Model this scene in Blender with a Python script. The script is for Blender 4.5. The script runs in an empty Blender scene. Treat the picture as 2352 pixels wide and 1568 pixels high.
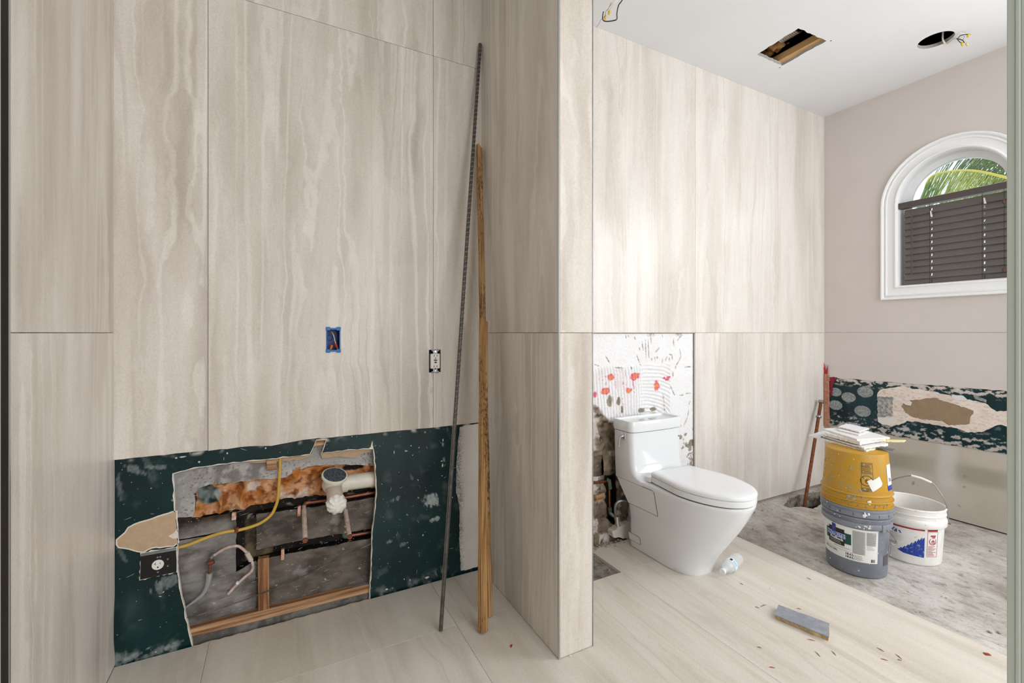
import bpy, bmesh, math, random
from mathutils import Vector, Matrix, noise
from mathutils.geometry import tessellate_polygon

scene = bpy.context.scene
COL = scene.collection
PI = math.pi
random.seed(7)

# ---------------------------------------------------------------- camera, sky, lights, exposure
cam_d = bpy.data.cameras.new('camera'); cam = bpy.data.objects.new('camera', cam_d); COL.objects.link(cam)
cam.location = (0, 0, 1.22)
cam.rotation_euler = (math.radians(90), 0, -math.atan(540/1030.0))
cam_d.sensor_width = 36; cam_d.lens = 36*1030/2352.0; cam_d.shift_y = -20/2352.0
cam_d.clip_start = 0.02
scene.camera = cam
vs = scene.view_settings
vs.view_transform = 'Standard'; vs.look = 'None'; vs.gamma = 1; vs.use_curve_mapping = False
vs.exposure = 0.21
scene.cycles.use_denoising = True
scene.cycles.max_bounces = 8; scene.cycles.diffuse_bounces = 5; scene.cycles.glossy_bounces = 4
scene.cycles.transparent_max_bounces = 12; scene.cycles.caustics_reflective = False; scene.cycles.caustics_refractive = False
world = bpy.data.worlds.new('daylight'); scene.world = world; world.use_nodes = True
bg = world.node_tree.nodes['Background']; bg.inputs[0].default_value = (0.80, 0.91, 1.0, 1); bg.inputs[1].default_value = 1.25

def area(name, loc, target, sx, sy, power, col=(1, 1, 1)):
    d = bpy.data.lights.new(name, 'AREA'); d.shape = 'RECTANGLE'; d.size = sx; d.size_y = sy; d.energy = power; d.color = col
    o = bpy.data.objects.new(name, d); COL.objects.link(o); o.location = loc
    o.rotation_euler = (Vector(target)-Vector(loc)).to_track_quat('-Z', 'Y').to_euler()
    return o
area('added_side_lamp', (3.93, 0.0, 1.6), (1.4, 0.9, 1.2), 1.7, 1.9, 78, (0.94, 0.972, 1.0))  # added area lamp for light from the right; the wall has no opening here
area('added_rear_lamp', (1.6, -2.45, 1.75), (1.6, 2.0, 1.4), 3.0, 2.1, 82, (0.94, 0.972, 1.0))  # added fill lamp behind the viewpoint; the rear wall is closed
area('daylight_arched_window', (4.25, 1.28, 2.62), (2.7, 1.5, 0.9), 0.7, 0.5, 30, (0.93, 0.97, 1.0))

# ---------------------------------------------------------------- materials
def new_mat(name):
    m = bpy.data.materials.new(name); m.use_nodes = True
    nt = m.node_tree; b = nt.nodes['Principled BSDF']
    return m, nt, b
def N(nt, t, **k):
    n = nt.nodes.new(t)
    for a, v in k.items(): setattr(n, a, v)
    return n
def ramp(nt, stops, interp='LINEAR'):
    n = nt.nodes.new('ShaderNodeValToRGB'); cr = n.color_ramp; cr.interpolation = interp
    while len(cr.elements) < len(stops): cr.elements.new(0.5)
    for e, (p, c) in zip(cr.elements, stops): e.position = p; e.color = (*c, 1) if len(c) == 3 else c
    return n
def s2l(c): return tuple((x/255/12.92 if x/255 <= .04045 else ((x/255+.055)/1.055)**2.4) for x in c)
def pos(nt, scale=(1, 1, 1), rnd=0.0):
    g = N(nt, 'ShaderNodeNewGeometry'); mp = N(nt, 'ShaderNodeMapping'); mp.inputs['Scale'].default_value = scale
    if rnd:
        oi = N(nt, 'ShaderNodeObjectInfo'); mu = N(nt, 'ShaderNodeMath', operation='MULTIPLY'); mu.inputs[1].default_value = rnd
        nt.links.new(oi.outputs['Random'], mu.inputs[0])
        ad = N(nt, 'ShaderNodeVectorMath', operation='ADD')
        nt.links.new(g.outputs['Position'], ad.inputs[0]); nt.links.new(mu.outputs[0], ad.inputs[1])
        nt.links.new(ad.outputs[0], mp.inputs['Vector'])
    else:
        nt.links.new(g.outputs['Position'], mp.inputs['Vector'])
    return mp.outputs[0]
def noise_n(nt, vec, scale, detail=4, rough=.55, dist=0):
    n = N(nt, 'ShaderNodeTexNoise'); n.inputs['Scale'].default_value = scale; n.inputs['Detail'].default_value = detail
    n.inputs['Roughness'].default_value = rough; n.inputs['Distortion'].default_value = dist
    if vec: nt.links.new(vec, n.inputs['Vector'])
    return n.outputs['Fac']
def mix(nt, fac, a, b, mode='MIX'):
    m = N(nt, 'ShaderNodeMix', data_type='RGBA', blend_type=mode)
    for s, v in ((m.inputs[0], fac), (m.inputs[6], a), (m.inputs[7], b)):
        if isinstance(v, (int, float)): s.default_value = v
        elif isinstance(v, tuple): s.default_value = (*v, 1)
        else: nt.links.new(v, s)
    return m.outputs[2]
def bump(nt, b, h, strength=.2, dist=.002):
    n = N(nt, 'ShaderNodeBump'); n.inputs['Strength'].default_value = strength; n.inputs['Distance'].default_value = dist
    nt.links.new(h, n.inputs['Height']); nt.links.new(n.outputs[0], b.inputs['Normal'])

def travertine(name, axis, rough=.36, light=(215, 207, 199), mid=(206, 197, 187), dark=(192, 182, 172), ivory=(232, 226, 218), con=1.0):
    m, nt, b = new_mat(name)
    sc = (1, 1, .13) if axis == 'z' else (1, .13, 1)
    v = pos(nt, sc, 37.0)
    def mth(op, a, k):
        n = N(nt, 'ShaderNodeMath', operation=op); nt.links.new(a, n.inputs[0])
        if isinstance(k, (int, float)): n.inputs[1].default_value = k
        else: nt.links.new(k, n.inputs[1])
        return n.outputs[0]
    def warp(vec, fac, k):
        cw = N(nt, 'ShaderNodeCombineXYZ')
        for i in range(3): nt.links.new(fac, cw.inputs[i])
        sub = N(nt, 'ShaderNodeVectorMath', operation='SCALE'); sub.inputs['Scale'].default_value = k; nt.links.new(cw.outputs[0], sub.inputs[0])
        ad = N(nt, 'ShaderNodeVectorMath', operation='ADD'); nt.links.new(vec, ad.inputs[0]); nt.links.new(sub.outputs[0], ad.inputs[1]); return ad.outputs[0]
    iso = pos(nt, (1, 1, .5) if axis == 'z' else (1, .5, 1), 37.0)
    w2 = warp(warp(v, noise_n(nt, iso, 7, 4, .6), .05), noise_n(nt, iso, 42, 3, .6), .016)
    v3 = pos(nt, (1, 1, .03) if axis == 'z' else (1, .03, 1), 37.0)
    w3 = warp(warp(v3, noise_n(nt, iso, 3.5, 3, .55), .07), noise_n(nt, iso, 34, 3, .6), .012)
    broad = noise_n(nt, w2, 4.6, 3, .5)
    r1 = ramp(nt, [(.30, s2l(dark)), (.42, s2l(mid)), (.52, s2l(light)), (.62, s2l(mid)), (.74, s2l(dark))]); nt.links.new(broad, r1.inputs[0])
    med = noise_n(nt, w2, 13, 4, .6)
    r2 = ramp(nt, [(.36, (.90, .89, .875)), (.5, (1, 1, 1)), (.66, (1.05, 1.052, 1.055))]); nt.links.new(med, r2.inputs[0])
    c = mix(nt, con, r1.outputs[0], r2.outputs[0], 'MULTIPLY')
    strata = mth('SINE', mth('MULTIPLY', noise_n(nt, w3, 3.2, 2, .45), 120.0), 0)
    r3 = ramp(nt, [(.45, (0, 0, 0)), (.95, (1, 1, 1))]); nt.links.new(strata, r3.inputs[0])
    patch = noise_n(nt, w2, 3.6, 4, .6); rp = ramp(nt, [(.38, (0, 0, 0)), (.56, (1, 1, 1))]); nt.links.new(patch, rp.inputs[0])
    c = mix(nt, mth('MULTIPLY', mth('MULTIPLY', r3.outputs[0], rp.outputs[0]), .50*con), c, s2l(ivory))
    sd = mth('SINE', mth('MULTIPLY', noise_n(nt, w3, 2.6, 2, .45), 110.0), 0)
    r4 = ramp(nt, [(.80, (0, 0, 0)), (.97, (1, 1, 1))]); nt.links.new(sd, r4.inputs[0])
    patch2 = noise_n(nt, v, 3.1, 2, .5); rp2 = ramp(nt, [(.46, (0, 0, 0)), (.62, (1, 1, 1))]); nt.links.new(patch2, rp2.inputs[0])
    c = mix(nt, mth('MULTIPLY', mth('MULTIPLY', r4.outputs[0], rp2.outputs[0]), .36*con), c, s2l((172, 160, 147)))
    mot = noise_n(nt, pos(nt, (1, 1, .7) if axis == 'z' else (1, .7, 1)), 190, 4, .75)
    r5 = ramp(nt, [(.34, (.90, .895, .89)), (.52, (1, 1, 1)), (.7, (1.06, 1.055, 1.05))]); nt.links.new(mot, r5.inputs[0])
    c = mix(nt, 1.0, c, r5.outputs[0], 'MULTIPLY')
    nt.links.new(c, b.inputs['Base Color'])
    b.inputs['Roughness'].default_value = rough; b.inputs['Specular IOR Level'].default_value = .4
    bump(nt, b, mot, .06, .001)
    return m
def plain(name, c, rough=.6, metal=0, var=.0, nscale=30, bmp=0, bscale=120, c2=None, spec=.4, vecscale=(1, 1, 1), lo=.4, hi=.62, detail=5):
    m, nt, b = new_mat(name)
    c = s2l(c)
    b.inputs['Roughness'].default_value = rough; b.inputs['Metallic'].default_value = metal; b.inputs['Specular IOR Level'].default_value = spec
    v = pos(nt, vecscale)
    if c2:
        n = noise_n(nt, v, nscale, detail, .62); r = ramp(nt, [(lo, c), (hi, s2l(c2))]); nt.links.new(n, r.inputs[0])
        nt.links.new(r.outputs[0], b.inputs['Base Color'])
    elif var:
        n = noise_n(nt, v, nscale, detail, .6); r = ramp(nt, [(.3, tuple(x*(1-var) for x in c)), (.7, tuple(min(1, x*(1+var)) for x in c))])
        nt.links.new(n, r.inputs[0]); nt.links.new(r.outputs[0], b.inputs['Base Color'])
    else: b.inputs['Base Color'].default_value = (*c, 1)
    if bmp: bump(nt, b, noise_n(nt, v, bscale, 4, .6), bmp, .003)
    return m
def vcmat(name, rough=.6, spk=.12, sscale=160, bmp=.15, spec=.4, rough2=None):
    m, nt, b = new_mat(name)
    at = N(nt, 'ShaderNodeAttribute', attribute_name='Col')
    n = noise_n(nt, pos(nt), sscale, 4, .7); r = ramp(nt, [(.3, (1-spk,)*3), (.7, (1+spk,)*3)]); nt.links.new(n, r.inputs[0])
    nt.links.new(mix(nt, 1.0, at.outputs['Color'], r.outputs[0], 'MULTIPLY'), b.inputs['Base Color'])
    b.inputs['Roughness'].default_value = rough; b.inputs['Specular IOR Level'].default_value = spec
    if bmp: bump(nt, b, n, bmp, .002)
    return m
M = {}
M['tile'] = travertine('travertine_wall_tile', 'z')
M['tile_floor'] = travertine('travertine_floor_tile', 'y', .42, (214, 207, 197), (208, 200, 188), (196, 186, 172), (224, 218, 208), .6)
M['tile_far'] = travertine('travertine_wall_tile_lit', 'z', .30, (219, 213, 206), (212, 205, 197), (202, 194, 184), (230, 225, 218), .6)  # same tile as the alcove; stronger light on this wall put into its colour
M['tile_edge'] = plain('tile_setting_bed', (150, 140, 128), .9, var=.15)
M['ceiling'] = plain('ceiling_white_paint', (226, 227, 229), .75, var=.015, nscale=3, bmp=.10, bscale=22)
M['wallpaint'] = plain('pinkish_wall_paint', (210, 201, 197), .6, var=.02, nscale=6, bmp=.08, bscale=160)
M['roompaint'] = plain('room_wall_paint', (215, 211, 204), .7)
M['white_trim'] = plain('white_trim_paint', (238, 239, 240), .38, spec=.5)
M['green_trim'] = plain('pale_green_grey_paint', (200, 207, 199), .45, var=.02, nscale=4)
M['bronze'] = plain('dark_bronze_metal', (46, 40, 34), .22, metal=.3, var=.15, nscale=4)
M['alu'] = plain('edge_profile_metal', (190, 190, 188), .3, metal=.9)
M['slab'] = None
M['chrome'] = plain('chrome', (215, 215, 218), .1, metal=1)
M['steel'] = plain('galvanised_steel', (150, 152, 155), .4, metal=.9, var=.2)
M['porcelain'] = plain('white_porcelain', (222, 224, 226), .09, spec=.55)
M['seat_white'] = plain('white_seat_plastic', (228, 229, 231), .2, spec=.5)
M['seam'] = plain('dark_seam', (70, 71, 73), .7)
M['black'] = plain('black_void', (9, 9, 9), .9)
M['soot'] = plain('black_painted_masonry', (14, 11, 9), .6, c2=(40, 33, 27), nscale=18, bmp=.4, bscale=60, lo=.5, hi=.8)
M['kraft'] = plain('torn_brown_paper', (186, 160, 131), .85, var=.08, nscale=60, bmp=.1, bscale=300)
M['gypsum'] = plain('gypsum_core_white', (222, 214, 203), .85, var=.08, nscale=90, bmp=.3, bscale=200)
M['primer'] = vcmat('white_primer', .6, .03, 120, .05)
M['green'] = vcmat('dark_green_gloss_paint', .26, .18, 90, .12, .35)
M['mortar'] = vcmat('mortar_and_masonry', .82, .15, 200, .45, .3)
M['paintvc'] = vcmat('matte_board_paint', .55, .03, 200, .06, .35)
M['copper'] = plain('weathered_copper', (150, 88, 66), .42, metal=.7, c2=(112, 78, 64), nscale=40)
M['copper_dusty'] = plain('dusty_copper', (206, 190, 183), .7, c2=(182, 154, 142), nscale=55, bmp=.1)
M['verdigris'] = plain('green_corroded_copper', (54, 108, 86), .7, c2=(120, 84, 60), nscale=60)
M['pvc'] = plain('white_pvc', (226, 219, 204), .4, var=.05, nscale=25)
M['pvc_dusty'] = plain('dusty_grey_pvc', (198, 186, 172), .55, var=.06, nscale=45)
M['white_tape'] = plain('white_tape', (233, 229, 222), .6, var=.05, nscale=60, bmp=.4, bscale=60)
M['cable_yellow'] = plain('yellow_cable_sheath', (204, 166, 74), .45, var=.1, nscale=25)
M['cable_black'] = plain('black_cable', (28, 28, 30), .5)
M['cable_grey'] = plain('grey_tape', (150, 150, 150), .5, var=.1)
M['cable_white'] = plain('white_wire', (226, 216, 206), .5)
M['wire_dark'] = plain('dusty_dark_wire', (70, 67, 64), .7, c2=(112, 108, 104), nscale=30)
def woodmat(name, c, c2, axis, sc=30, rough=.7):
    vsx = {'x': (.04, 1, 1), 'y': (1, .04, 1), 'z': (1, 1, .04)}[axis]
    return plain(name, c, rough, c2=c2, nscale=sc, vecscale=vsx, bmp=.2, bscale=sc*2, detail=6)
M['stud'] = woodmat('brown_framing_wood', (112, 70, 40), (176, 128, 88), 'z', 70)
M['plate_wood'] = woodmat('bottom_plate_wood', (124, 84, 54), (196, 156, 118), 'x', 60)
M['stick'] = woodmat('stained_furring_wood', (74, 46, 26), (170, 128, 78), 'z', 75)
M['stick_clean'] = woodmat('furring_wood', (116, 84, 50), (172, 134, 88), 'z', 75)
M['joist'] = woodmat('joist_wood', (196, 152, 100), (222, 184, 136), 'x', 30)
M['rebar'] = plain('dark_steel_bar', (74, 70, 66), .55, metal=.5, c2=(98, 92, 86), nscale=40)
M['rust'] = plain('rusted_steel', (98, 54, 34), .75, metal=.2, c2=(134, 76, 48), nscale=45, bmp=.3)
M['blue_plastic'] = plain('blue_box_plastic', (22, 104, 178), .4)
M['blue_inner'] = plain('blue_box_inside_shaded', (18, 44, 110), .4)  # same blue plastic, darkened: shade of the recess put into the colour
M['orange_nut'] = plain('orange_wire_nut', (206, 110, 42), .5)
M['red_nut'] = plain('red_wire_nut', (186, 58, 36), .5)
M['yellow_nut'] = plain('yellow_wire_nut', (222, 186, 50), .5)
M['device_white'] = plain('white_device_plastic', (228, 225, 218), .35)
M['slot'] = plain('dark_slot', (22, 18, 17), .6)
M['dark_red'] = plain('dark_red_button', (92, 22, 18), .5)
M['box_black'] = plain('black_cover_plate', (22, 21, 22), .38, var=.4, nscale=80)
M['gray_pail'] = plain('grey_pail_plastic', (112, 116, 126), .42, c2=(128, 131, 140), nscale=7, bmp=.05)
M['yellow_pail'] = plain('ochre_yellow_pail_plastic', (180, 134, 30), .45, c2=(158, 138, 86), nscale=22, lo=.48, hi=.82)
M['white_pail'] = plain('white_pail_plastic', (224, 221, 216), .42, c2=(232, 230, 227), nscale=12)
M['label_white'] = plain('label_paper', (222, 222, 218), .5)
M['label_gray'] = plain('label_fine_print_grey', (172, 172, 168), .55)
M['ink'] = plain('black_ink', (30, 30, 32), .5)
M['ink_green'] = plain('green_ink', (14, 70, 58), .5)
M['ink_blue'] = plain('blue_ink', (30, 58, 148), .5, c2=(150, 166, 204), nscale=70, lo=.56, hi=.74)
M['ink_red'] = plain('red_ink', (158, 30, 40), .5)
M['ink_lilac'] = plain('pale_lilac_ink', (206, 214, 240), .5)
M['splat'] = plain('dried_plaster_splash', (220, 219, 216), .8)
M['splat_gray'] = plain('dried_grey_plaster', (160, 150, 132), .8)
M['scrap_face'] = plain('board_scrap_face', (222, 222, 224), .6, var=.04, nscale=30)
M['scrap_core'] = plain('board_scrap_core', (232, 226, 212), .9, bmp=.5, bscale=200, var=.05, nscale=90)
M['scrap_cream'] = plain('cream_strip', (226, 212, 150), .7, var=.08)
M['scrap_dark'] = plain('dark_grey_strip', (96, 96, 100), .7, var=.15)
M['offcut_top'] = plain('grey_offcut_face', (150, 153, 160), .7, c2=(134, 137, 146), nscale=25, bmp=.2)
M['offcut_core'] = plain('tan_offcut_core', (206, 182, 140), .9, c2=(176, 144, 96), nscale=60, bmp=.5)
M['blind'] = plain('dark_taupe_blind', (103, 97, 95), .45, var=.05, nscale=10)
M['blind_rail'] = plain('dark_brown_rail', (82, 72, 72), .4)
M['tassel'] = plain('turned_wood_tassel', (92, 60, 44), .4)
M['frond'] = plain('palm_leaf', (92, 122, 44), .5, c2=(168, 176, 84), nscale=3)
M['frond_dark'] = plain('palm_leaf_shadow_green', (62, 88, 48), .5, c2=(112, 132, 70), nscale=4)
M['rachis'] = plain('palm_midrib', (196, 186, 84), .5)
M['bark'] = plain('palm_bark', (120, 106, 90), .9, var=.2)
M['insul'] = plain('attic_insulation', (150, 112, 66), .95, c2=(110, 74, 40), nscale=30, bmp=.6)
M['duct'] = plain('duct_foil', (150, 140, 128), .3, metal=.8, var=.3, nscale=40)
M['red_film'] = plain('red_membrane', (178, 34, 48), .5, var=.2, nscale=50)
M['stain_red'] = plain('crimson_membrane_smear', (132, 16, 48), .5, var=.25, nscale=80)
M['rust_strip'] = plain('rusty_brown_strip', (190, 140, 114), .75, c2=(164, 104, 78), nscale=40, bmp=.2)
M['splinter'] = plain('reddish_splinter', (140, 62, 36), .8, var=.2)
M['crumb'] = plain('white_crumb', (226, 222, 214), .9)
def slabmat():
    m, nt, b = new_mat('bare_concrete')
    n1 = noise_n(nt, pos(nt, (1, 1, 1)), 2.2, 8, .65, .4)
    r = ramp(nt, [(.32, s2l((128, 120, 111))), (.43, s2l((168, 161, 153))), (.55, s2l((190, 185, 179))), (.72, s2l((204, 200, 195)))]); nt.links.new(n1, r.inputs[0])
    n2 = noise_n(nt, pos(nt, (2.0, 1, 1)), 12, 10, .78, .4)
    r2 = ramp(nt, [(.33, (.34, .32, .30)), (.43, (.84, .83, .82)), (.52, (1, 1, 1)), (.66, (1.06, 1.06, 1.06))]); nt.links.new(n2, r2.inputs[0])
    c = mix(nt, 1.0, r.outputs[0], r2.outputs[0], 'MULTIPLY')
    n4 = noise_n(nt, pos(nt, (1.6, 1, 1)), 75, 5, .75); r4 = ramp(nt, [(.32, (.62, .61, .59)), (.46, (.98, .98, .98)), (.7, (1.07, 1.07, 1.07))]); nt.links.new(n4, r4.inputs[0]); c = mix(nt, 1.0, c, r4.outputs[0], 'MULTIPLY')
    n3 = noise_n(nt, pos(nt), 3.6, 5, .6); r3 = ramp(nt, [(.60, (0, 0, 0)), (.72, (1, 1, 1))]); nt.links.new(n3, r3.inputs[0])
    mu = N(nt, 'ShaderNodeMath', operation='MULTIPLY'); mu.inputs[1].default_value = .4; nt.links.new(r3.outputs[0], mu.inputs[0])
    c = mix(nt, mu.outputs[0], c, s2l((150, 124, 104)))
    nt.links.new(c, b.inputs['Base Color']); b.inputs['Roughness'].default_value = .85
    bump(nt, b, n2, .5, .004)
    return m
M['slab'] = slabmat()
def glassmat():
    m, nt, b = new_mat('window_glass')
    out = nt.nodes['Material Output']
    t = N(nt, 'ShaderNodeBsdfTransparent'); g = N(nt, 'ShaderNodeBsdfGlossy'); g.inputs['Roughness'].default_value = .02
    f = N(nt, 'ShaderNodeFresnel'); f.inputs[0].default_value = 1.45; mx = N(nt, 'ShaderNodeMixShader')
    nt.links.new(f.outputs[0], mx.inputs[0]); nt.links.new(t.outputs[0], mx.inputs[1]); nt.links.new(g.outputs[0], mx.inputs[2])
    nt.links.new(mx.outputs[0], out.inputs['Surface'])
    return m
M['glass'] = glassmat()
def petmat():
    m, nt, b = new_mat('clear_bottle_plastic')
    out = nt.nodes['Material Output']
    b.inputs['Base Color'].default_value = (.9, .92, .94, 1); b.inputs['Roughness'].default_value = .12; b.inputs['Specular IOR Level'].default_value = .8
    t = N(nt, 'ShaderNodeBsdfTransparent'); t.inputs[0].default_value = (.95, .96, .97, 1)
    mx = N(nt, 'ShaderNodeMixShader'); mx.inputs[0].default_value = .34
    nt.links.new(t.outputs[0], mx.inputs[1]); nt.links.new(b.outputs[0], mx.inputs[2]); nt.links.new(mx.outputs[0], out.inputs['Surface'])
    return m
M['pet'] = petmat()

# ---------------------------------------------------------------- building helpers
def link(o, parent=None):
    COL.objects.link(o)
    if parent: o.parent = parent
    return o
def finish(bm, name, mat, parent=None, smooth=False, recalc=True, bevel=0, mats=None):
    if recalc: bmesh.ops.recalc_face_normals(bm, faces=bm.faces[:])
    me = bpy.data.meshes.new(name); bm.to_mesh(me); bm.free()
    for m in (mats or [mat]): me.materials.append(m)
    if smooth:
        for p in me.polygons: p.use_smooth = True
        me.set_sharp_from_angle(angle=math.radians(38))
    o = bpy.data.objects.new(name, me); link(o, parent)
    if bevel:
        b = o.modifiers.new('bevel', 'BEVEL'); b.width = bevel; b.segments = 2; b.limit_method = 'ANGLE'; b.angle_limit = math.radians(40)
    return o
def tag(o, label=None, cat=None, group=None, kind=None):
    if label: o['label'] = label
    if cat: o['category'] = cat
    if group: o['group'] = group
    if kind: o['kind'] = kind
    return o
def empty(name, loc=(0, 0, 0)):
    o = bpy.data.objects.new(name, None); COL.objects.link(o); o.location = loc; o.empty_display_size = .05
    return o
def child_space(o):
    """parts are modelled in world coordinates: give them the inverse of their parent's placement"""
    for c in o.children:
        c.matrix_parent_inverse = Matrix.Translation(o.location).inverted()
        for g in c.children: g.matrix_parent_inverse = Matrix.Identity(4)
def bx(bm, x0, x1, y0, y1, z0, z1, mi=0):
    v = [bm.verts.new(p) for p in ((x0, y0, z0), (x1, y0, z0), (x1, y1, z0), (x0, y1, z0), (x0, y0, z1), (x1, y0, z1), (x1, y1, z1), (x0, y1, z1))]
    for f in ((3, 2, 1, 0), (4, 5, 6, 7), (0, 1, 5, 4), (1, 2, 6, 5), (2, 3, 7, 6), (3, 0, 4, 7)):
        bm.faces.new([v[i] for i in f]).material_index = mi
    return v
def box(name, x0, x1, y0, y1, z0, z1, mat, parent=None, bevel=0):
    bm = bmesh.new(); bx(bm, x0, x1, y0, y1, z0, z1); return finish(bm, name, mat, parent, bevel=bevel)
def obox(bm, c, ex, ey, ez):
    """box with centre c and half-axis vectors"""
    c, ex, ey, ez = map(Vector, (c, ex, ey, ez))
    v = [bm.verts.new(c+sx*ex+sy*ey+sz*ez) for sz in (-1, 1) for sx, sy in ((-1, -1), (1, -1), (1, 1), (-1, 1))]
    for f in ((3, 2, 1, 0), (4, 5, 6, 7), (0, 1, 5, 4), (1, 2, 6, 5), (2, 3, 7, 6), (3, 0, 4, 7)): bm.faces.new([v[i] for i in f])
def smooth_path(pts, n=6):
    pts = [Vector(p) for p in pts]
    if len(pts) < 3: return pts
    out = []
    for i in range(len(pts)-1):
        p0 = pts[max(i-1, 0)]; p1 = pts[i]; p2 = pts[i+1]; p3 = pts[min(i+2, len(pts)-1)]
        for k in range(n):
            t = k/n; t2 = t*t; t3 = t2*t
            out.append(.5*((2*p1)+(-p0+p2)*t+(2*p0-5*p1+4*p2-p3)*t2+(-p0+3*p1-3*p2+p3)*t3))
    out.append(pts[-1]); return out
def tb(bm, pts, r, n=8, cap=True, flat=None):
    pts = [Vector(p) for p in pts]
    rs = r if isinstance(r, (list, tuple)) else [r]*len(pts)
    rings = []; up = None
    for i, p in enumerate(pts):
        t = (pts[min(i+1, len(pts)-1)]-pts[max(i-1, 0)]).normalized()
        if up is None: up = Vector((0, 0, 1)) if abs(t.z) < .9 else Vector((1, 0, 0))
        a = t.cross(up).normalized(); b = a.cross(t).normalized(); up = b
        if flat: a, b = a, b
        rings.append([bm.verts.new(p+rs[i]*(math.cos(2*PI*k/n)*a*(flat or 1)+math.sin(2*PI*k/n)*b)) for k in range(n)])
    for i in range(len(rings)-1):
        for k in range(n): bm.faces.new([rings[i][k], rings[i][(k+1) % n], rings[i+1][(k+1) % n], rings[i+1][k]])
    if cap: bm.faces.new(rings[0][::-1]); bm.faces.new(rings[-1])
def tube(name, pts, r, mat, parent=None, n=8, flat=None, smooth=True):
    bm = bmesh.new(); tb(bm, pts, r, n, True, flat); return finish(bm, name, mat, parent, smooth)
def lathe(bm, prof, c=(0, 0, 0), n=48, closed=False, axis=None):
    c = Vector(c); rings = []
    for r, z in prof:
        if r < 1e-5: rings.append([bm.verts.new(c+Vector((0, 0, z)))])
        else: rings.append([bm.verts.new(c+Vector((r*math.cos(2*PI*k/n), r*math.sin(2*PI*k/n), z))) for k in range(n)])
    for a, b in zip(rings, rings[1:]):
        for k in range(n):
            if len(a) == 1 and len(b) == 1: continue
            if len(a) == 1: bm.faces.new([a[0], b[(k+1) % n], b[k]])
            elif len(b) == 1: bm.faces.new([a[k], a[(k+1) % n], b[0]])
            else: bm.faces.new([a[k], a[(k+1) % n], b[(k+1) % n], b[k]])
def jag(poly, step=.01, amp=.003, seed=0, closed=True):
    rnd = random.Random(seed); out = []
    n = len(poly)
    for i in range(n if closed else n-1):
        a = Vector(poly[i]); b = Vector(poly[(i+1) % n]); d = b-a; L = d.length
        k = max(1, int(L/step)); nrm = Vector((-d.y, d.x))/max(L, 1e-6)
        for j in range(k):
            p = a+d*(j/k)
            if j: p = p+nrm*rnd.uniform(-amp, amp)+d/L*rnd.uniform(-.3, .3)*step
            out.append((p.x, p.y))
    if not closed: out.append(tuple(poly[-1]))
    return out
def FB(Y): return lambda a, b, d=0: Vector((a, Y+d, b))         # wall facing the camera side: a = x, b = z
def FW(X): return lambda a, b, d=0: Vector((X+d, a, b))         # wall at constant x: a = y, b = z
def FZ(Z): return lambda a, b, d=0: Vector((a, b, Z+d))         # level surface: a = x, b = y
def plate(name, outer, fr, d0, d1, mat, parent=None, holes=(), bevel=0, mats=None):
    """flat polygon with holes, given a thickness from depth d0 to d1"""
    loops = [list(outer)]+[list(h) for h in holes]
    tris = tessellate_polygon([[Vector((a, b, 0)) for a, b in l] for l in loops])
    bm = bmesh.new(); flat = [p for l in loops for p in l]
    f0 = [bm.verts.new(fr(a, b, d0)) for a, b in flat]; f1 = [bm.verts.new(fr(a, b, d1)) for a, b in flat]
    for t in tris:
        try: bm.faces.new([f0[i] for i in t])
        except ValueError: pass
        try: bm.faces.new([f1[i] for i in t[::-1]])
        except ValueError: pass
    o = 0
    for l in loops:
        n = len(l)
        for i in range(n):
            j = (i+1) % n
            try:
                f = bm.faces.new([f0[o+i], f0[o+j], f1[o+j], f1[o+i]])
                if mats: f.material_index = 1
            except ValueError: pass
        o += n
    return finish(bm, name, mat, parent, bevel=bevel, mats=mats)
def field(name, outer, fr, step, hfun, cfun, mat, parent=None, holes=(), smooth=True):
    """polygon cut into a fine grid, with relief hfun(a, b) and surface colour cfun(a, b)"""
    loops = [list(outer)]+[list(h) for h in holes]
    tris = tessellate_polygon([[Vector((a, b, 0)) for a, b in l] for l in loops])
    bm = bmesh.new(); vs_ = [bm.verts.new((a, b, 0)) for l in loops for a, b in l]
    for t in tris:
        try: bm.faces.new([vs_[i] for i in t])
        except ValueError: pass
    for ax in (0, 1):
        lo = min(v.co[ax] for v in bm.verts); hi = max(v.co[ax] for v in bm.verts)
        k = int((hi-lo)/step)
        for i in range(1, k+1):
            co = Vector((0, 0, 0)); no = Vector((0, 0, 0)); co[ax] = lo+i*step-1e-5; no[ax] = 1
            bmesh.ops.bisect_plane(bm, geom=bm.verts[:]+bm.edges[:]+bm.faces[:], plane_co=co, plane_no=no, dist=1e-7)
    ab = [(v.co.x, v.co.y) for v in bm.verts]
    for v, (a, b) in zip(bm.verts, ab): v.co = fr(a, b, hfun(a, b) if hfun else 0)
    me = bpy.data.meshes.new(name); bm.to_mesh(me); bm.free()
    ca = me.color_attributes.new('Col', 'FLOAT_COLOR', 'POINT')
    for i, (a, b) in enumerate(ab): ca.data[i].color = (*cfun(a, b), 1)
    me.materials.append(mat)
    if smooth:
        for p in me.polygons: p.use_smooth = True
    return link(bpy.data.objects.new(name, me), parent)
def band(name, loop, fr, d0, d1, mat, parent=None, closed=True):
    """the cut edge of a board along a loop"""
    bm = bmesh.new(); a = [bm.verts.new(fr(p[0], p[1], d0)) for p in loop]; b = [bm.verts.new(fr(p[0], p[1], d1)) for p in loop]
    for i in range(len(loop) if closed else len(loop)-1):
        j = (i+1) % len(loop); bm.faces.new([a[i], a[j], b[j], b[i]])
    return finish(bm, name, mat, parent)
def nz(a, b, s=1, c=0): return noise.noise(Vector((a*s, b*s, c)))
def fb(a, b, s=1, c=0, o=4): return noise.fractal(Vector((a*s, b*s, c)), .9, 2.1, o)
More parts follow.
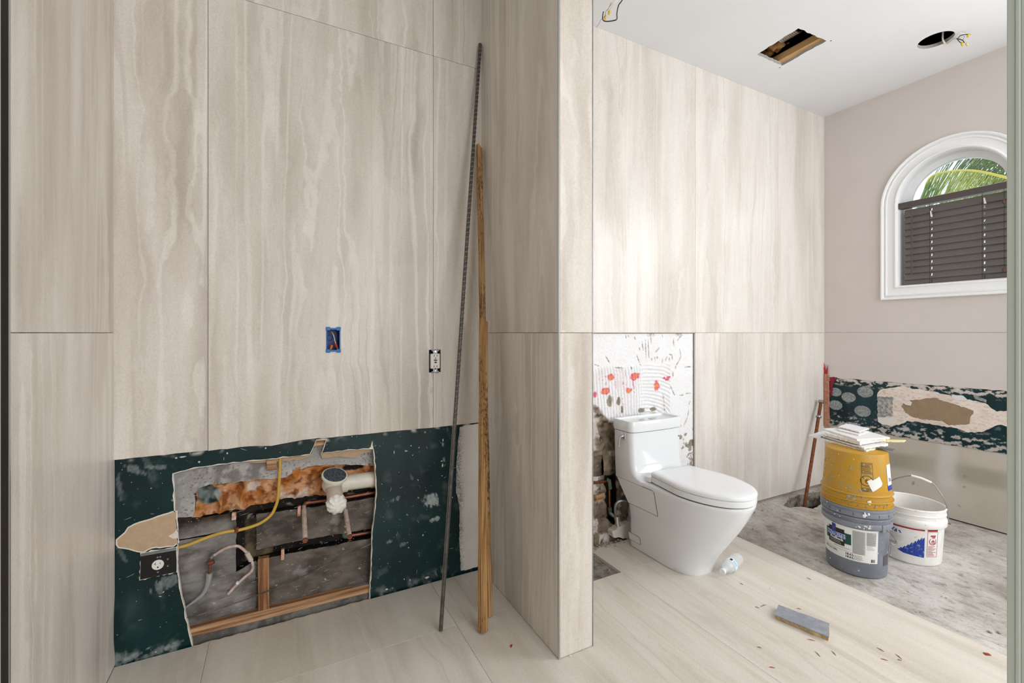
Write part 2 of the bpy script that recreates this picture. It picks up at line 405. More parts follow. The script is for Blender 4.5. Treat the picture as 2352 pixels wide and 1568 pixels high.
def lerp(c1, c2, t): t = max(0, min(1, t)); return tuple(x+(y-x)*t for x, y in zip(c1, c2))
def sst(a, b, x):
    t = max(0, min(1, (x-a)/(b-a))); return t*t*(3-2*t)
def inside(poly, x, y):
    r = False; j = len(poly)-1
    for i in range(len(poly)):
        xi, yi = poly[i]; xj, yj = poly[j]
        if (yi > y) != (yj > y) and x < (xj-xi)*(y-yi)/(yj-yi)+xi: r = not r
        j = i
    return r
def grow(poly, d):
    out = []; n = len(poly)
    ar = sum(poly[i][0]*poly[(i+1) % n][1]-poly[(i+1) % n][0]*poly[i][1] for i in range(n))
    sg = 1 if ar > 0 else -1
    for i in range(n):
        p0, p1, p2 = Vector(poly[i-1]), Vector(poly[i]), Vector(poly[(i+1) % n])
        t = (p2-p0); t = t.normalized() if t.length > 1e-9 else Vector((1, 0))
        out.append((p1.x+sg*t.y*d, p1.y-sg*t.x*d))
    return out
def rect(x0, x1, z0, z1): return [(x0, z0), (x1, z0), (x1, z1), (x0, z1)]
def copy_tree(o, parent=None):
    c = o.copy(); COL.objects.link(c)
    if parent: c.parent = parent
    for ch in list(o.children): copy_tree(ch, c)
    return c

CEIL = 2.978
LX, RX = -.526, .932            # alcove side walls
PX = 1.092                      # right face of the dividing pier
PY = 1.402                      # front of the pier
WX = 3.96; TY = 2.06            # window wall, toilet wall
G2 = .0009                      # half a joint

# ---------------------------------------------------------------- setting: floor
hole_pit = jag([(3.2198, 1.9536), (3.4432, 2.0200), (3.6229, 2.0193), (3.7653, 1.9877), (3.7619, 1.9358), (3.5579, 1.8514), (3.3490, 1.8137), (3.3084, 1.8797), (3.2209, 1.8986)], .02, .006, 3)
hole_pit = [(x, min(y, TY+.03)) for x, y in hole_pit]
floor = plate('floor', rect(-2.0, WX+.1, -2.6, 2.2), FZ(-.02), 0, -.12, M['slab'], None, holes=[hole_pit])
tag(floor, 'bare grey concrete slab with pale stone-look floor tiles laid over part of it', 'floor', kind='structure')
bm = bmesh.new(); v = [bm.verts.new((x, y, -.13)) for x, y in hole_pit]; bm.faces.new(v)
finish(bm, 'pit_bottom', M['soot'], floor)
gx = [-2.0, -1.129, -.236, .665, 1.556, 2.443]
gy = [-2.6, -1.8, 0.0, 1.768, 2.124]
for i in range(len(gx)-1):
    for j in range(len(gy)-1):
        x0, x1, y0, y1 = gx[i]+G2*.6, gx[i+1]-G2*.6, gy[j]+G2*.6, gy[j+1]-G2*.6
        if j == 3 and i == 3: continue          # missing tile next to the toilet
        if i == 0 and j == 3: continue
        if j == 3 and i == 4: y1 = TY-.03
        if i == 1 and j == 3: x0 = LX
        box('tile', x0, x1, y0, y1, -.0185, 0, M['tile_floor'], floor, bevel=.0008)
box('tile', .665+.0007, RX+.005, 1.768+.0007, 2.124, -.0185, 0, M['tile_floor'], floor, bevel=.0008)

band('pit_wall', grow([(x, y) for x, y in hole_pit], -.003), FZ(-.02), -.004, -.11, plain('broken_concrete', (112, 100, 88), .9, c2=(160, 152, 142), nscale=30, bmp=.8, bscale=40), floor)
box('mortar_patch', PX, 1.5555, 1.7685, TY+.01, -.0195, -.0165, plain('dark_mortar_bed', (104, 98, 91), .95, c2=(146, 140, 132), nscale=26, bmp=.8, bscale=50), floor)
# ---------------------------------------------------------------- setting: alcove back wall
wall_back = empty('wall_back', (0.2, 2.13, 0)); tag(wall_back, 'alcove back wall, large beige travertine-look tiles over torn-open dark green board', 'wall', kind='structure')
fB = FB(2.12)
zt = 2.573; zb = .757
xs = [LX-.01, -.2405, .677, RX+.03]
edge1 = jag([(xs[0], zb), (xs[1]-G2, zb)], .03, .0012, 1, False); edge2 = jag([(xs[1]+G2, zb-.002), (-.10, zb), (-.02, zb-.008), (.1, zb+.004), (xs[2]-G2, zb)], .03, .0015, 2, False)
gx0, gx1, gz0, gz1 = .655, .715, 1.026, 1.137     # opening around the outlet
bb = rect(.191, .250, 1.140, 1.238)               # opening for the blue box
plate('tile', edge1+[(xs[1]-G2, zt-G2), (xs[0], zt-G2)], fB, 0, .011, M['tile'], wall_back, bevel=.0006)
plate('tile', edge2+[(xs[2]-G2, gz0), (gx0, gz0), (gx0, gz1), (xs[2]-G2, gz1), (xs[2]-G2, zt-G2), (xs[1]+G2, zt-G2)], fB, 0, .011, M['tile'], wall_back, holes=[bb])
plate('tile', [(xs[2]+G2, zb), (xs[3], zb+.003), (xs[3], zt-G2), (xs[2]+G2, zt-G2), (xs[2]+G2, gz1), (gx1, gz1), (gx1, gz0), (xs[2]+G2, gz0)], fB, 0, .011, M['tile'], wall_back)
for a, b in zip(xs, xs[1:]): plate('tile', rect(a+G2, b-G2, zt+G2, CEIL), fB, 0, .011, M['tile'], wall_back, bevel=.0006)
plate('setting_bed', rect(LX-.01, RX+.02, .80, CEIL), FB(2.131), 0, .02, M['tile_edge'], wall_back, holes=[bb, rect(gx0, gx1, gz0, gz1)])

hole = [(-0.3531, 0.6773), (-0.3449, 0.5116), (-0.3381, 0.4195), (-0.3381, 0.3001), (-0.3258, 0.1925), (-0.3036, 0.06589), (-0.2911, -0.01629), (0.006508, -0.01632), (0.3762, -0.01428), (0.384, 0.1722), (0.3879, 0.2959), (0.3976, 0.3744), (0.4075, 0.4875), (0.4016, 0.5792), (0.3937, 0.6829), (0.2851, 0.6921), (0.1745, 0.6921), (0.1833, 0.7197), (0.1922, 0.7475), (0.1534, 0.7499), (0.1429, 0.7264), (0.1273, 0.6923), (0.06603, 0.6907), (-0.03862, 0.6913), (-0.1305, 0.6927), (-0.2066, 0.6925), (-0.2714, 0.6911)]
hole = [(x, z if z > .03 else -.013) for x, z in hole]
hole = jag(hole, .02, .0018, 11)
gtop = .80
GREEN = s2l((3, 33, 36)); GREEN2 = s2l((5, 45, 46)); SCUFF = s2l((176, 186, 184)); CHALK = s2l((206, 204, 200))
def blob(a, b, ca, cb, ra, rb, ang=0):
    dx, dy = a-ca, b-cb; c_, s_ = math.cos(ang), math.sin(ang)
    u, w = (dx*c_+dy*s_)/ra, (-dx*s_+dy*c_)/rb
    return max(0, 1-(u*u+w*w))
scuffs = [((0.6697, 0.3955), .055, .042, -.4, .85), ((0.6918, 0.3015), .04, .013, .1, .8), ((0.4895, 0.433), .03, .014, .2, .45), ((0.5307, 0.2124), .02, .012, 0, .3),
          ((0.4692, 0.2401), .018, .009, 0, .4), ((-0.4711, 0.7108), .045, .015, -.6, .35), ((-0.4038, 0.7112), .05, .011, -.1, .35), ((-0.5125, 0.6573), .013, .06, 0, .25),
          ((-0.3773, 0.2615), .05, .03, .4, .35), ((-0.4429, 0.3113), .02, .015, .4, .35), ((-0.4104, 0.009574), .07, .016, .2, .35), ((-0.4938, 0.009778), .06, .014, .3, .4), ((-0.3503, 0.01987), .05, .012, .2, .3), ((-0.5125, 0.02413), .03, .03, 0, .25),
          ((0.6653, 0.631), .012, .02, .3, .0), ((0.7367, 0.5896), .008, .014, 0, .5), ((0.7299, 0.6662), .006, .012, 0, .5)]
def green_col(a, b):
    c = lerp(GREEN, GREEN2, .5+.9*fb(a, b, 5, 1))
    g = fb(a, b, 14, 4, 5)
    c = lerp(c, SCUFF, .09*sst(.3, .95, g)); c = lerp(c, SCUFF, .35*sst(.42, .52, fb(a*1.3+b*.5, b*.35, 17, 31, 4))*sst(.1, .4, nz(a, b, 5, 3)))
    for (p, ra, rb, an, st) in scuffs:
        k = blob(a, b, p[0], p[1], ra, rb, an)
        if k > 0:
            d_ = math.cos(an)*(a-p[0])+math.sin(an)*(b-p[1])
            c = lerp(c, SCUFF, st*sst(.22, .5, k*.8+.7*fb(a*1.8, b*.6, 40, 2, 5))*(.8+.2*math.sin(d_*380+14*nz(a, b, 22))))
    k = sst(.60, .70, nz(a, b, 55, 9)*.6+.5*nz(a, b, 110, 3)); c = lerp(c, CHALK, .6*k)
    lowz = sst(.07, .0, b); c = lerp(c, SCUFF, .38*lowz*sst(.0, .8, fb(a, b, 24, 6)))
    c = lerp(c, CHALK, .8*sst(.012, .0, gtop-.052-b)*sst(.1, .5, nz(a, b, 25, 2)))
    k = math.exp(-((a+.485)/.02)**2)*sst(.02, .10, b)*sst(.32, .2, b)
    return c
def green_h(a, b): return .003*fb(a, b, 3.5, 8, 2)-.021*math.exp(-((a+.50)/.042)**2)*sst(.02, .12, b)*sst(.30, .16, b)
field('green_board', rect(LX, RX+.01, -.018, gtop), FB(2.133), .0055, green_h, green_col, M['green'], wall_back, holes=[hole])
band('board_edge', hole, FB(2.133), -.0015, .016, M['gypsum'], wall_back)
lip = [(x+.0028*math.copysign(1, x-.0) if 0 else x, z) for x, z in hole]
cx_, cz_ = sum(p[0] for p in hole)/len(hole), sum(p[1] for p in hole)/len(hole)
rr = random.Random(5)
lipo = [((q[0]-p[0])*rr.uniform(.25, 1.1)+p[0], (q[1]-p[1])*rr.uniform(.25, 1.1)+p[1]) for p, q in zip(hole, grow(hole, .0045))]
bm = bmesh.new(); A = [bm.verts.new((x, 2.1312, z)) for x, z in hole]; B_ = [bm.verts.new((x, 2.1312, z)) for x, z in lipo]
for i in range(len(hole)): j = (i+1) % len(hole); bm.faces.new([A[i], A[j], B_[j], B_[i]])
finish(bm, 'torn_paper_lip', M['gypsum'], wall_back)
# torn face paper left of the hole, white rim and brown paper
kp = [(-0.3435, 0.5315), (-0.38, 0.5249), (-0.4143, 0.5166), (-0.4571, 0.5085), (-0.4863, 0.4965), (-0.4951, 0.4806), (-0.5187, 0.4599), (-0.5187, 0.4439), (-0.5138, 0.4332), (-0.4938, 0.4255), (-0.4698, 0.4121), (-0.4429, 0.3995), (-0.4183, 0.4104), (-0.3531, 0.4026), (-0.3381, 0.4128), (-0.3463, 0.4414), (-0.3422, 0.4624), (-0.3449, 0.4965)]
kp = jag(kp, .012, .0015, 21)
plate('torn_paper', grow(kp, .005), FB(2.133), -.0018, .001, M['gypsum'], wall_back)
plate('torn_paper', kp, FB(2.133), -.0024, -.0017, M['kraft'], wall_back)
plate('torn_paper', jag([(-0.3679, 0.4426), (-0.3503, 0.4523), (-0.3395, 0.4669), (-0.3381, 0.4279), (-0.3531, 0.4294)], .008, .002, 4), FB(2.133), -.0032, -.0022, M['gypsum'], wall_back)
plate('torn_paper', jag([(0.3704, 0.6877), (0.382, 0.6943), (0.3898, 0.7216), (0.3937, 0.6849)], .008, .001, 5), FB(2.133), -.003, -.001, M['gypsum'], wall_back)
rd5 = random.Random(77); bm = bmesh.new()
def chip(bm, x, y, z, L, w, an, n=6):
    c_, s_ = math.cos(an), math.sin(an); vv = []
    for k in range(n):
        t = 2*PI*k/n; u_, w_ = L*math.cos(t)*rd5.uniform(.6, 1.1), w*math.sin(t)*rd5.uniform(.6, 1.2); vv.append(bm.verts.new((x+u_*c_-w_*s_, y, z+u_*s_+w_*c_)))
    bm.faces.new(vv)
for k in range(330):
    x, z = rd5.uniform(LX+.01, RX-.10), rd5.uniform(.01, .755)
    if inside(grow(hole, .01), x, z) or inside(grow(kp, .01), x, z) or (-.46 < x < -.33 and .28 < z < .42): continue
    q = rd5.random(); y = 2.133+green_h(x, z)-.0007
    if q < .75: chip(bm, x, y, z, rd5.uniform(.0006, .0022), rd5.uniform(.0006, .0018), 0)
    elif q < .9: chip(bm, x, y, z, rd5.uniform(.004, .016), .0006, rd5.uniform(-.9, 2.2), 8)
    else: chip(bm, x, y, z, rd5.uniform(.002, .006), rd5.uniform(.0015, .004), rd5.uniform(0, 3), 8)
for p_, L_, w_ in (((0.4895, 0.657), .002, .009), ((0.5453, 0.6563), .008, .003), ((0.7299, 0.6879), .003, .008), ((0.7277, 0.5627), .004, .010), ((0.7232, 0.5849), .006, .003), ((0.6478, 0.02725), .014, .006), ((0.626, -0.009578), .012, .004), ((0.4551, 0.02091), .008, .004), ((-0.0418, 0.7408), .004, .004), ((-0.1771, 0.7358), .004, .004), ((-0.27, 0.7131), .004, .004), ((-0.323, 0.7405), .012, .003), ((-0.3435, 0.7381), .004, .004)): chip(bm, p_[0], 2.1295, p_[1], L_, w_, 0, 9)
finish(bm, 'paint_chips', plain('exposed_white_chip', (196, 198, 194), .8, var=.15, nscale=90), wall_back)['kind'] = 'stuff'
# white primer on the right end
prm = [(0.8197, 0.744), (0.8033, 0.5919), (0.7987, 0.4169), (0.8174, 0.3478), (0.8174, 0.1936), (0.8244, 0.01567), (0.8647, 0.01243), (0.9349, 0.01328), (0.9745, 0.01509), (0.9745, 0.7562)]
W0, W1 = s2l((214, 208, 202)), s2l((228, 224, 219))
px0 = prm[0][0]
def prim_col(a, b):
    c = lerp(W0, W1, .5+.5*fb(a, b, 6, 2)); k = sst(.045, .0, a-px0+.006-.02*nz(a, b, 9))
    return lerp(c, s2l((90, 96, 100)), .75*k*sst(-.2, .5, nz(a, b, 140, 3)+.6*k-.3))
field('primer_patch', jag(prm, .012, .002, 7), FB(2.1315), .006, None, prim_col, M['primer'], wall_back)

# cavity behind the board: masonry with cut chases
fC = FB(2.18)
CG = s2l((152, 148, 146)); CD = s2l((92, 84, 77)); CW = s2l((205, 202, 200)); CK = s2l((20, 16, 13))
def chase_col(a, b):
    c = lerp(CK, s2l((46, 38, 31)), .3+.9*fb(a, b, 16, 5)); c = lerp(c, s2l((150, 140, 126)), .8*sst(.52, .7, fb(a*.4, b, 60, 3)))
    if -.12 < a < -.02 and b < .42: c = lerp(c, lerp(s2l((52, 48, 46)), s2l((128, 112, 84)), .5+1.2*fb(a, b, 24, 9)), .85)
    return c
field('cavity_back', rect(-.50, .44, -.02, .86), FB(2.228), .008, lambda a, b: .006*fb(a, b, 20, 2), chase_col, M['mortar'], wall_back)
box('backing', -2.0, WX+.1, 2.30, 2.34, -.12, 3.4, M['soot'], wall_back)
def stucco_col(a, b):
    c = lerp(s2l((158, 154, 152)), s2l((180, 176, 173)), .5+fb(a, b, 9)); k = nz(a, b, 170, 3)
    c = lerp(c, s2l((70, 66, 64)), .75*sst(.25, .5, k)); c = lerp(c, CW, .5*sst(.2, .55, nz(a, b, 60, 7)))
    if -.235 < a < -.02 and b > .60: c = lerp(c, s2l((112, 108, 104)), .8*sst(-.235, -.21, a)*sst(-.02, -.05, a)*sst(-.3, .2, fb(a, b, 20, 4)))
    return c
def cmu_col(base, dark):
    def f(a, b):
        c = lerp(dark, base, .5+.9*fb(a, b, 9, 3)+.5*fb(a*.35, b, 46, 8)); c = lerp(c, CW, .30*sst(.35, 1.0, fb(a, b, 15, 11, 6)))
        c = lerp(c, CW, .8*sst(.52, .60, .7*nz(a, b, 95, 5)+.4*nz(a, b, 190, 2))); return c
    return f
def stucco_h(a, b): return .0015*nz(a, b, 170, 3)
slot = [(-0.2701, 0.5995), (-0.2802, 0.5959), (-0.2409, 0.6055), (-0.1962, 0.6002), (-0.1334, 0.6013), (-0.1004, 0.5962), (-0.04922, 0.5995), (-0.00166, 0.5923), (0.03178, 0.5929), (0.06749, 0.6104), (0.1196, 0.6261), (0.1928, 0.6257), (0.3278, 0.6073), (0.4488, 0.5845), (0.4488, 0.4931), (0.4024, 0.4943), (0.28, 0.5017), (0.1819, 0.5), (0.015, 0.5089), (-0.1795, 0.4918), (-0.2961, 0.4853), (-0.2874, 0.5465), (-0.2903, 0.5731)]
slot_j = jag(slot, .02, .004, 31)
up = [(-0.3856, 0.4955), (-0.3525, 0.4943), (-0.3018, 0.4846)]+slot[20-0:22][::-1][0:0]
# upper course split by the slot: pieces above it and left of it
top_poly = [(-0.3856, 0.7506), (-0.3856, 0.4921), (-0.3525, 0.4926), (-0.2961, 0.4853), (-0.2889, 0.5467), (-0.2918, 0.5734), (-0.2802, 0.5959), (-0.2409, 0.6055), (-0.1962, 0.6002), (-0.1334, 0.6013), (-0.1004, 0.5962), (-0.04922, 0.5995), (-0.00166, 0.5923), (0.03178, 0.5929), (0.06749, 0.6104), (0.1196, 0.6261), (0.1928, 0.6257), (0.3278, 0.6073), (0.4693, 0.5817), (0.4693, 0.7277)]
field('concrete_block', jag(top_poly, .02, .003, 8), fC, .006, stucco_h, stucco_col, M['mortar'], wall_back)
band('slot_edge', jag(top_poly, .02, .003, 8), fC, 0, .05, M['soot'], wall_back)
FO1, FO2, FO3 = s2l((176, 108, 46)), s2l((206, 158, 118)), s2l((126, 66, 26))
def foam_h(a, b):
    s = sst(-.36, -.25, a)
    return -.030*(1-2*abs(fb(a, b, 9, 2, 3)))-.016*nz(a, b, 19, 5)-.005*abs(nz(a, b, 70, 1))+.020
def foam_col(a, b):
    c = lerp(FO1, FO2, .5+1.4*fb(a, b, 16, 4)); c = lerp(c, FO3, .9*sst(.0, .5, fb(a, b, 34, 9, 5)))
    c = lerp(c, s2l((214, 204, 196)), .75*sst(.35, .7, fb(a, b, 13, 13)))
    k = blob(a, b, (-0.2467, 0.5605)[0], (-0.2467, 0.5605)[1], .045, .05, .6); c = lerp(c, lerp(s2l((30, 50, 50)), s2l((150, 160, 156)), .5+1.2*fb(a, b, 22, 3)), sst(0, .4, k))
    k = blob(a, b, (0.3143, 0.593)[0], (0.3143, 0.593)[1], .055, .018); c = lerp(c, s2l((24, 16, 10)), sst(.1, .5, k+.3*fb(a, b, 40)))
    return c
foam = field('foam_filling', jag(grow(slot, .012), .02, .003, 9), FB(2.188), .0036, foam_h, foam_col, M['mortar'], wall_back); foam['kind'] = 'stuff'
# middle and lower courses
mid_r = [(-0.07819, 0.453), (-0.06858, 0.4549), (0.09857, 0.4467), (0.2687, 0.4417), (0.4693, 0.4419), (0.4693, 0.2959), (0.3984, 0.2977), (0.1021, 0.3058), (-0.06858, 0.3019), (-0.07819, 0.304)]
field('concrete_block', jag(mid_r, .02, .0025, 13), fC, .007, stucco_h, cmu_col(s2l((116, 108, 100)), s2l((74, 66, 60))), M['mortar'], wall_back)
band('block_edge', jag(mid_r, .02, .0025, 13), fC, 0, .05, M['soot'], wall_back)
low_r = [(-0.07819, 0.2525), (-0.06858, 0.2576), (0.02505, 0.2601), (0.3984, 0.2525), (0.4693, 0.25), (0.4693, -0.1067), (0.109, -0.0804), (-0.07819, -0.07852)]
field('concrete_block', jag(low_r, .02, .002, 14), fC, .007, stucco_h, cmu_col(s2l((116, 108, 99)), s2l((78, 70, 63))), M['mortar'], wall_back)
band('block_edge', jag(low_r, .02, .002, 14), fC, 0, .05, M['soot'], wall_back)
def soot_left(a, b):
    c = cmu_col(s2l((150, 145, 141)), s2l((88, 82, 77)))(a, b)
    y0 = (-0.3018, 0.4794)[1]
    return lerp(c, lerp(CK, s2l((70, 54, 40)), .5+fb(a, b, 22)), sst(-.075, -.01, b-y0+.02*fb(a, b, 12)))
lu = [(-0.3856, 0.4853), (-0.3525, 0.4892), (-0.2585, 0.4746), (-0.152, 0.4759), (-0.1489, 0.4049), (-0.3553, 0.404), (-0.3856, 0.4054)]
field('concrete_block', jag(lu, .02, .002, 15), fC, .006, stucco_h, soot_left, M['mortar'], wall_back)
ll = [(-0.3856, 0.4003), (-0.3553, 0.3988), (-0.1489, 0.4003), (-0.1504, 0.2281), (-0.07819, 0.2581), (-0.07819, -0.09691), (-0.3856, -0.08272)]
field('concrete_block', jag(ll, .02, .002, 16), fC, .007, stucco_h, cmu_col(s2l((146, 142, 139)), s2l((92, 86, 81))), M['mortar'], wall_back)
band('block_edge', jag(ll, .02, .002, 16), fC, 0, .05, M['soot'], wall_back)
bm = bmesh.new()
for k in range(420):
    x, z = rd5.uniform(-.44, .40), rd5.uniform(.06, .60)
    if inside(slot, x, z): continue
    chip(bm, x, 2.1765, z, rd5.uniform(.0005, .002), rd5.uniform(.0005, .002), rd5.uniform(0, 3))
    if k % 8 == 0: chip(bm, x, 2.1765, z, rd5.uniform(.006, .02), .0007, rd5.uniform(.0, .35), 8)
finish(bm, 'plaster_specks', plain('dusty_white_speck', (186, 182, 176), .9), wall_back)['kind'] = 'stuff'
# kraft liner scraps and blocking at the top of the opening
plate('torn_paper', jag([(-0.1334, 0.6866), (-0.03947, 0.6853), (0.07435, 0.6819), (0.1479, 0.6881), (0.1178, 0.6745), (0.09163, 0.6682), (0.02337, 0.6696), (-0.05892, 0.673)], .012, .002, 6), FB(2.160), 0, .001, M['kraft'], wall_back)
plate('torn_paper', jag([(0.1711, 0.6892), (0.4124, 0.6781), (0.4124, 0.6596), (0.3786, 0.6637), (0.3491, 0.6592), (0.3258, 0.6459), (0.2536, 0.6591), (0.1801, 0.6607)], .012, .002, 16), FB(2.160), 0, .001, M['kraft'], wall_back)
plate('wood_blocking', [(-0.03862, 0.6932), (-0.001624, 0.692), (-0.001624, 0.6388), (-0.03702, 0.6402)], FB(2.15), 0, .025, M['plate_wood'], wall_back)
plate('wood_blocking', [(0.1499, 0.7541), (0.194, 0.7531), (0.1869, 0.7212), (0.1447, 0.7224)], FB(2.15), 0, .012, M['plate_wood'], wall_back)
fs = plate('furring_strip', [(-0.06985, 2.1500, 0.275), (-0.02845, 2.1500, 0.2718), (-0.02845, 2.1500, 0.05605), (-0.06827, 2.1500, 0.05652)] and [(p[0], p[2]) for p in [(-0.06985, 2.1500, 0.275), (-0.02845, 2.1500, 0.2718), (-0.02845, 2.1500, 0.05605), (-0.06827, 2.1500, 0.05652)]], FB(2.15), 0, .028, M['stud'], wall_back, bevel=.001)
plate('bottom_plate', [(p[0], p[2]) for p in [(-0.3186, 2.1500, 0.05544), (-0.02603, 2.1500, 0.05719), (0.1423, 2.1500, 0.05698), (0.4226, 2.1500, 0.05356), (0.4226, 2.1500, 0.01685), (0.1423, 2.1500, 0.01872), (-0.05811, 2.1500, 0.01896), (-0.3186, 2.1500, 0.02304)]], FB(2.148), 0, .03, M['plate_wood'], wall_back, bevel=.001)
box('curb', -.5, .43, 2.155, 2.20, -.02, .055, plain('dark_stained_concrete', (92, 88, 84), .9, c2=(132, 127, 122), nscale=22, bmp=.5), wall_back)

# ---------------------------------------------------------------- setting: alcove left wall and pier at far left
wall_left = empty('wall_left', (LX, 1.76, 0)); tag(wall_left, 'narrow tiled left side wall of the alcove with one horizontal joint', 'wall', kind='structure')
box('tile', LX-.011, LX, PY+.003, 2.131, .002, 1.22-G2, M['tile'], wall_left, bevel=.0006)
box('tile', LX-.011, LX, PY+.003, 2.131, 1.22+G2, CEIL, M['tile'], wall_left, bevel=.0006)
box('edge_profile', LX-.0014, LX+.0005, PY-.002, PY+.0025, 0, CEIL, M['alu'], wall_left)
box('backing', LX-.12, LX-.0115, PY+.09, 2.2, 0, CEIL, M['tile_edge'], wall_left)
t3 = tag(box('trim_1', LX-.0136, LX-.0016, PY-.002, PY+.0095, 0, CEIL, M['bronze']), 'dark bronze vertical trim strip at the outer edge of the tiled alcove', 'trim', kind='structure')
t4 = tag(box('wall_outer', -2.0, LX-.0138, PY-.006, PY+.08, 0, CEIL, M['green_trim']), 'pale wall beyond the dark trim strip beside the alcove', 'wall', kind='structure')

# ---------------------------------------------------------------- setting: dividing pier
wall_middle = empty('wall_middle', (1.01, 1.75, 0)); tag(wall_middle, 'tiled dividing pier between the alcove and the toilet area', 'wall', kind='structure')
for z0, z1 in ((.002, 1.22-G2), (1.22+G2, CEIL)):
    box('tile', RX, RX+.011, PY+.007, 2.131, z0, z1, M['tile'], wall_middle, bevel=.0006)
    box('tile', RX+.006, PX-.004, PY, PY+.011, z0, z1, M['tile'], wall_middle, bevel=.0006)
    box('tile', PX-.011, PX, PY+.007, TY, z0, z1, M['tile'], wall_middle, bevel=.0006)
box('edge_profile', RX-.0006, RX+.005, PY-.0006, PY+.006, 0, CEIL, M['alu'], wall_middle)
box('edge_profile', PX-.0035, PX+.0006, PY-.0006, PY+.006, 0, CEIL, M['steel'], wall_middle)
box('core', RX+.0115, PX-.0115, PY+.0115, 2.2, 0, CEIL, M['tile_edge'], wall_middle)

# ---------------------------------------------------------------- setting: toilet wall
wall_far = empty('wall_far', (2.6, TY, 0)); tag(wall_far, 'pale tiled wall behind the toilet with a square of tile chipped away', 'wall', kind='structure')
fT = FB(TY)
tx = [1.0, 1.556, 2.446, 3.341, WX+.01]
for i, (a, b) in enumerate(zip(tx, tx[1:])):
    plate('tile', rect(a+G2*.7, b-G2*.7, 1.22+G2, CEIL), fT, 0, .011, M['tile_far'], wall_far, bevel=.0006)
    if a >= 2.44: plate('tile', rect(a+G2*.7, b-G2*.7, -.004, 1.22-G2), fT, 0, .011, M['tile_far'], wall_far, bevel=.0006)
box('setting_bed', 1.0, WX+.02, TY+.0115, TY+.03, 1.215, CEIL, M['tile_edge'], wall_far)
box('setting_bed', 2.446, WX+.02, TY+.0115, TY+.03, -.02, 1.215, M['tile_edge'], wall_far)
MW = s2l((228, 228, 230)); MG = s2l((158, 149, 132)); MB_ = s2l((104, 88, 74)); MP = s2l((214, 74, 108)); MO = s2l((222, 142, 98)); MC = s2l((206, 196, 188)); MBL = s2l((120, 142, 170))
pinks = [((1.7429, 0.9554), .030, .026, .55), ((1.7038, 0.8781), .040, .024, .6), ((1.9326, 0.9545), .050, .026, .5), ((2.1092, 0.8864), .034, .034, .55), ((1.8805, 0.8701), .030, .022, 1.0), ((1.6273, 0.8651), .018, .022, 0), ((2.2150, 0.9307), .030, .016, .0), ((2.1730, 0.9327), .016, .012, .0)]
pink_lines = [((1.6526, 0.9722), 0.03), ((1.6813, 0.9506), 0.05), ((1.7071, 0.9545), 0.04), ((1.7792, 0.9459), 0.06), ((1.8059, 0.9395), 0.06), ((1.8328, 0.9538), 0.05), ((1.8600, 0.9368), 0.06), ((1.8159, 0.8791), 0.04), ((1.8430, 0.8906), 0.04), ((1.9186, 0.9128), 0.05), ((1.9256, 0.878), 0.03), ((1.8909, 0.7825), 0.03), ((1.8362, 0.7996), 0.03), ((1.6526, 0.8003), 0.04)]
rub = [(1.6085, 0.633), (1.6462, 0.6492), (1.6877, 0.6908), (1.7692, 0.7141), (1.8025, 0.6074), (1.9047, -0.06402), (1.9047, -0.1961), (1.5774, -0.117)]
zc0 = (1.7364, 1.0121)[1]; zc1 = (1.7364, 0.717)[1]
x_r = (2.2342, 0.98)[0]; x_mid = (1.9927, 0.9894)[0]
def in_trowel(a, b):
    up_ = zc0+.02*nz(a, b, 9, 2); lo_ = zc1-.04
    return sst(up_+.02, up_-.01, b)*sst(x_r+.02*nz(a, b, 12, 4)+.01, x_r-.01, a)
def ridge(a, b):
    t = sst(x_mid-.05, x_mid+.04, a)
    ph1 = (a+.10*(b-.9)+.010*nz(a, b, 7, 3))*2*PI/.0225
    dx, dz = a-(x_mid+.03), b-.60
    ph2 = (math.hypot(dx*.8, dz)+.01*nz(a, b, 8, 5))*2*PI/.022
    return (1-t)*math.sin(ph1)+t*math.sin(ph2)
def rubmask(a, b):
    d = .05*fb(a, b, 10, 5, 4)
    return sst(-.015, .015, min((1.8702, 0.6264)[0]+.02-a, ((1.8193, 0.6316)[0]-a)*.9+((1.6085, 0.6531)[1]-b)*1.1-.02)+d*.7) if b < .86 else 0
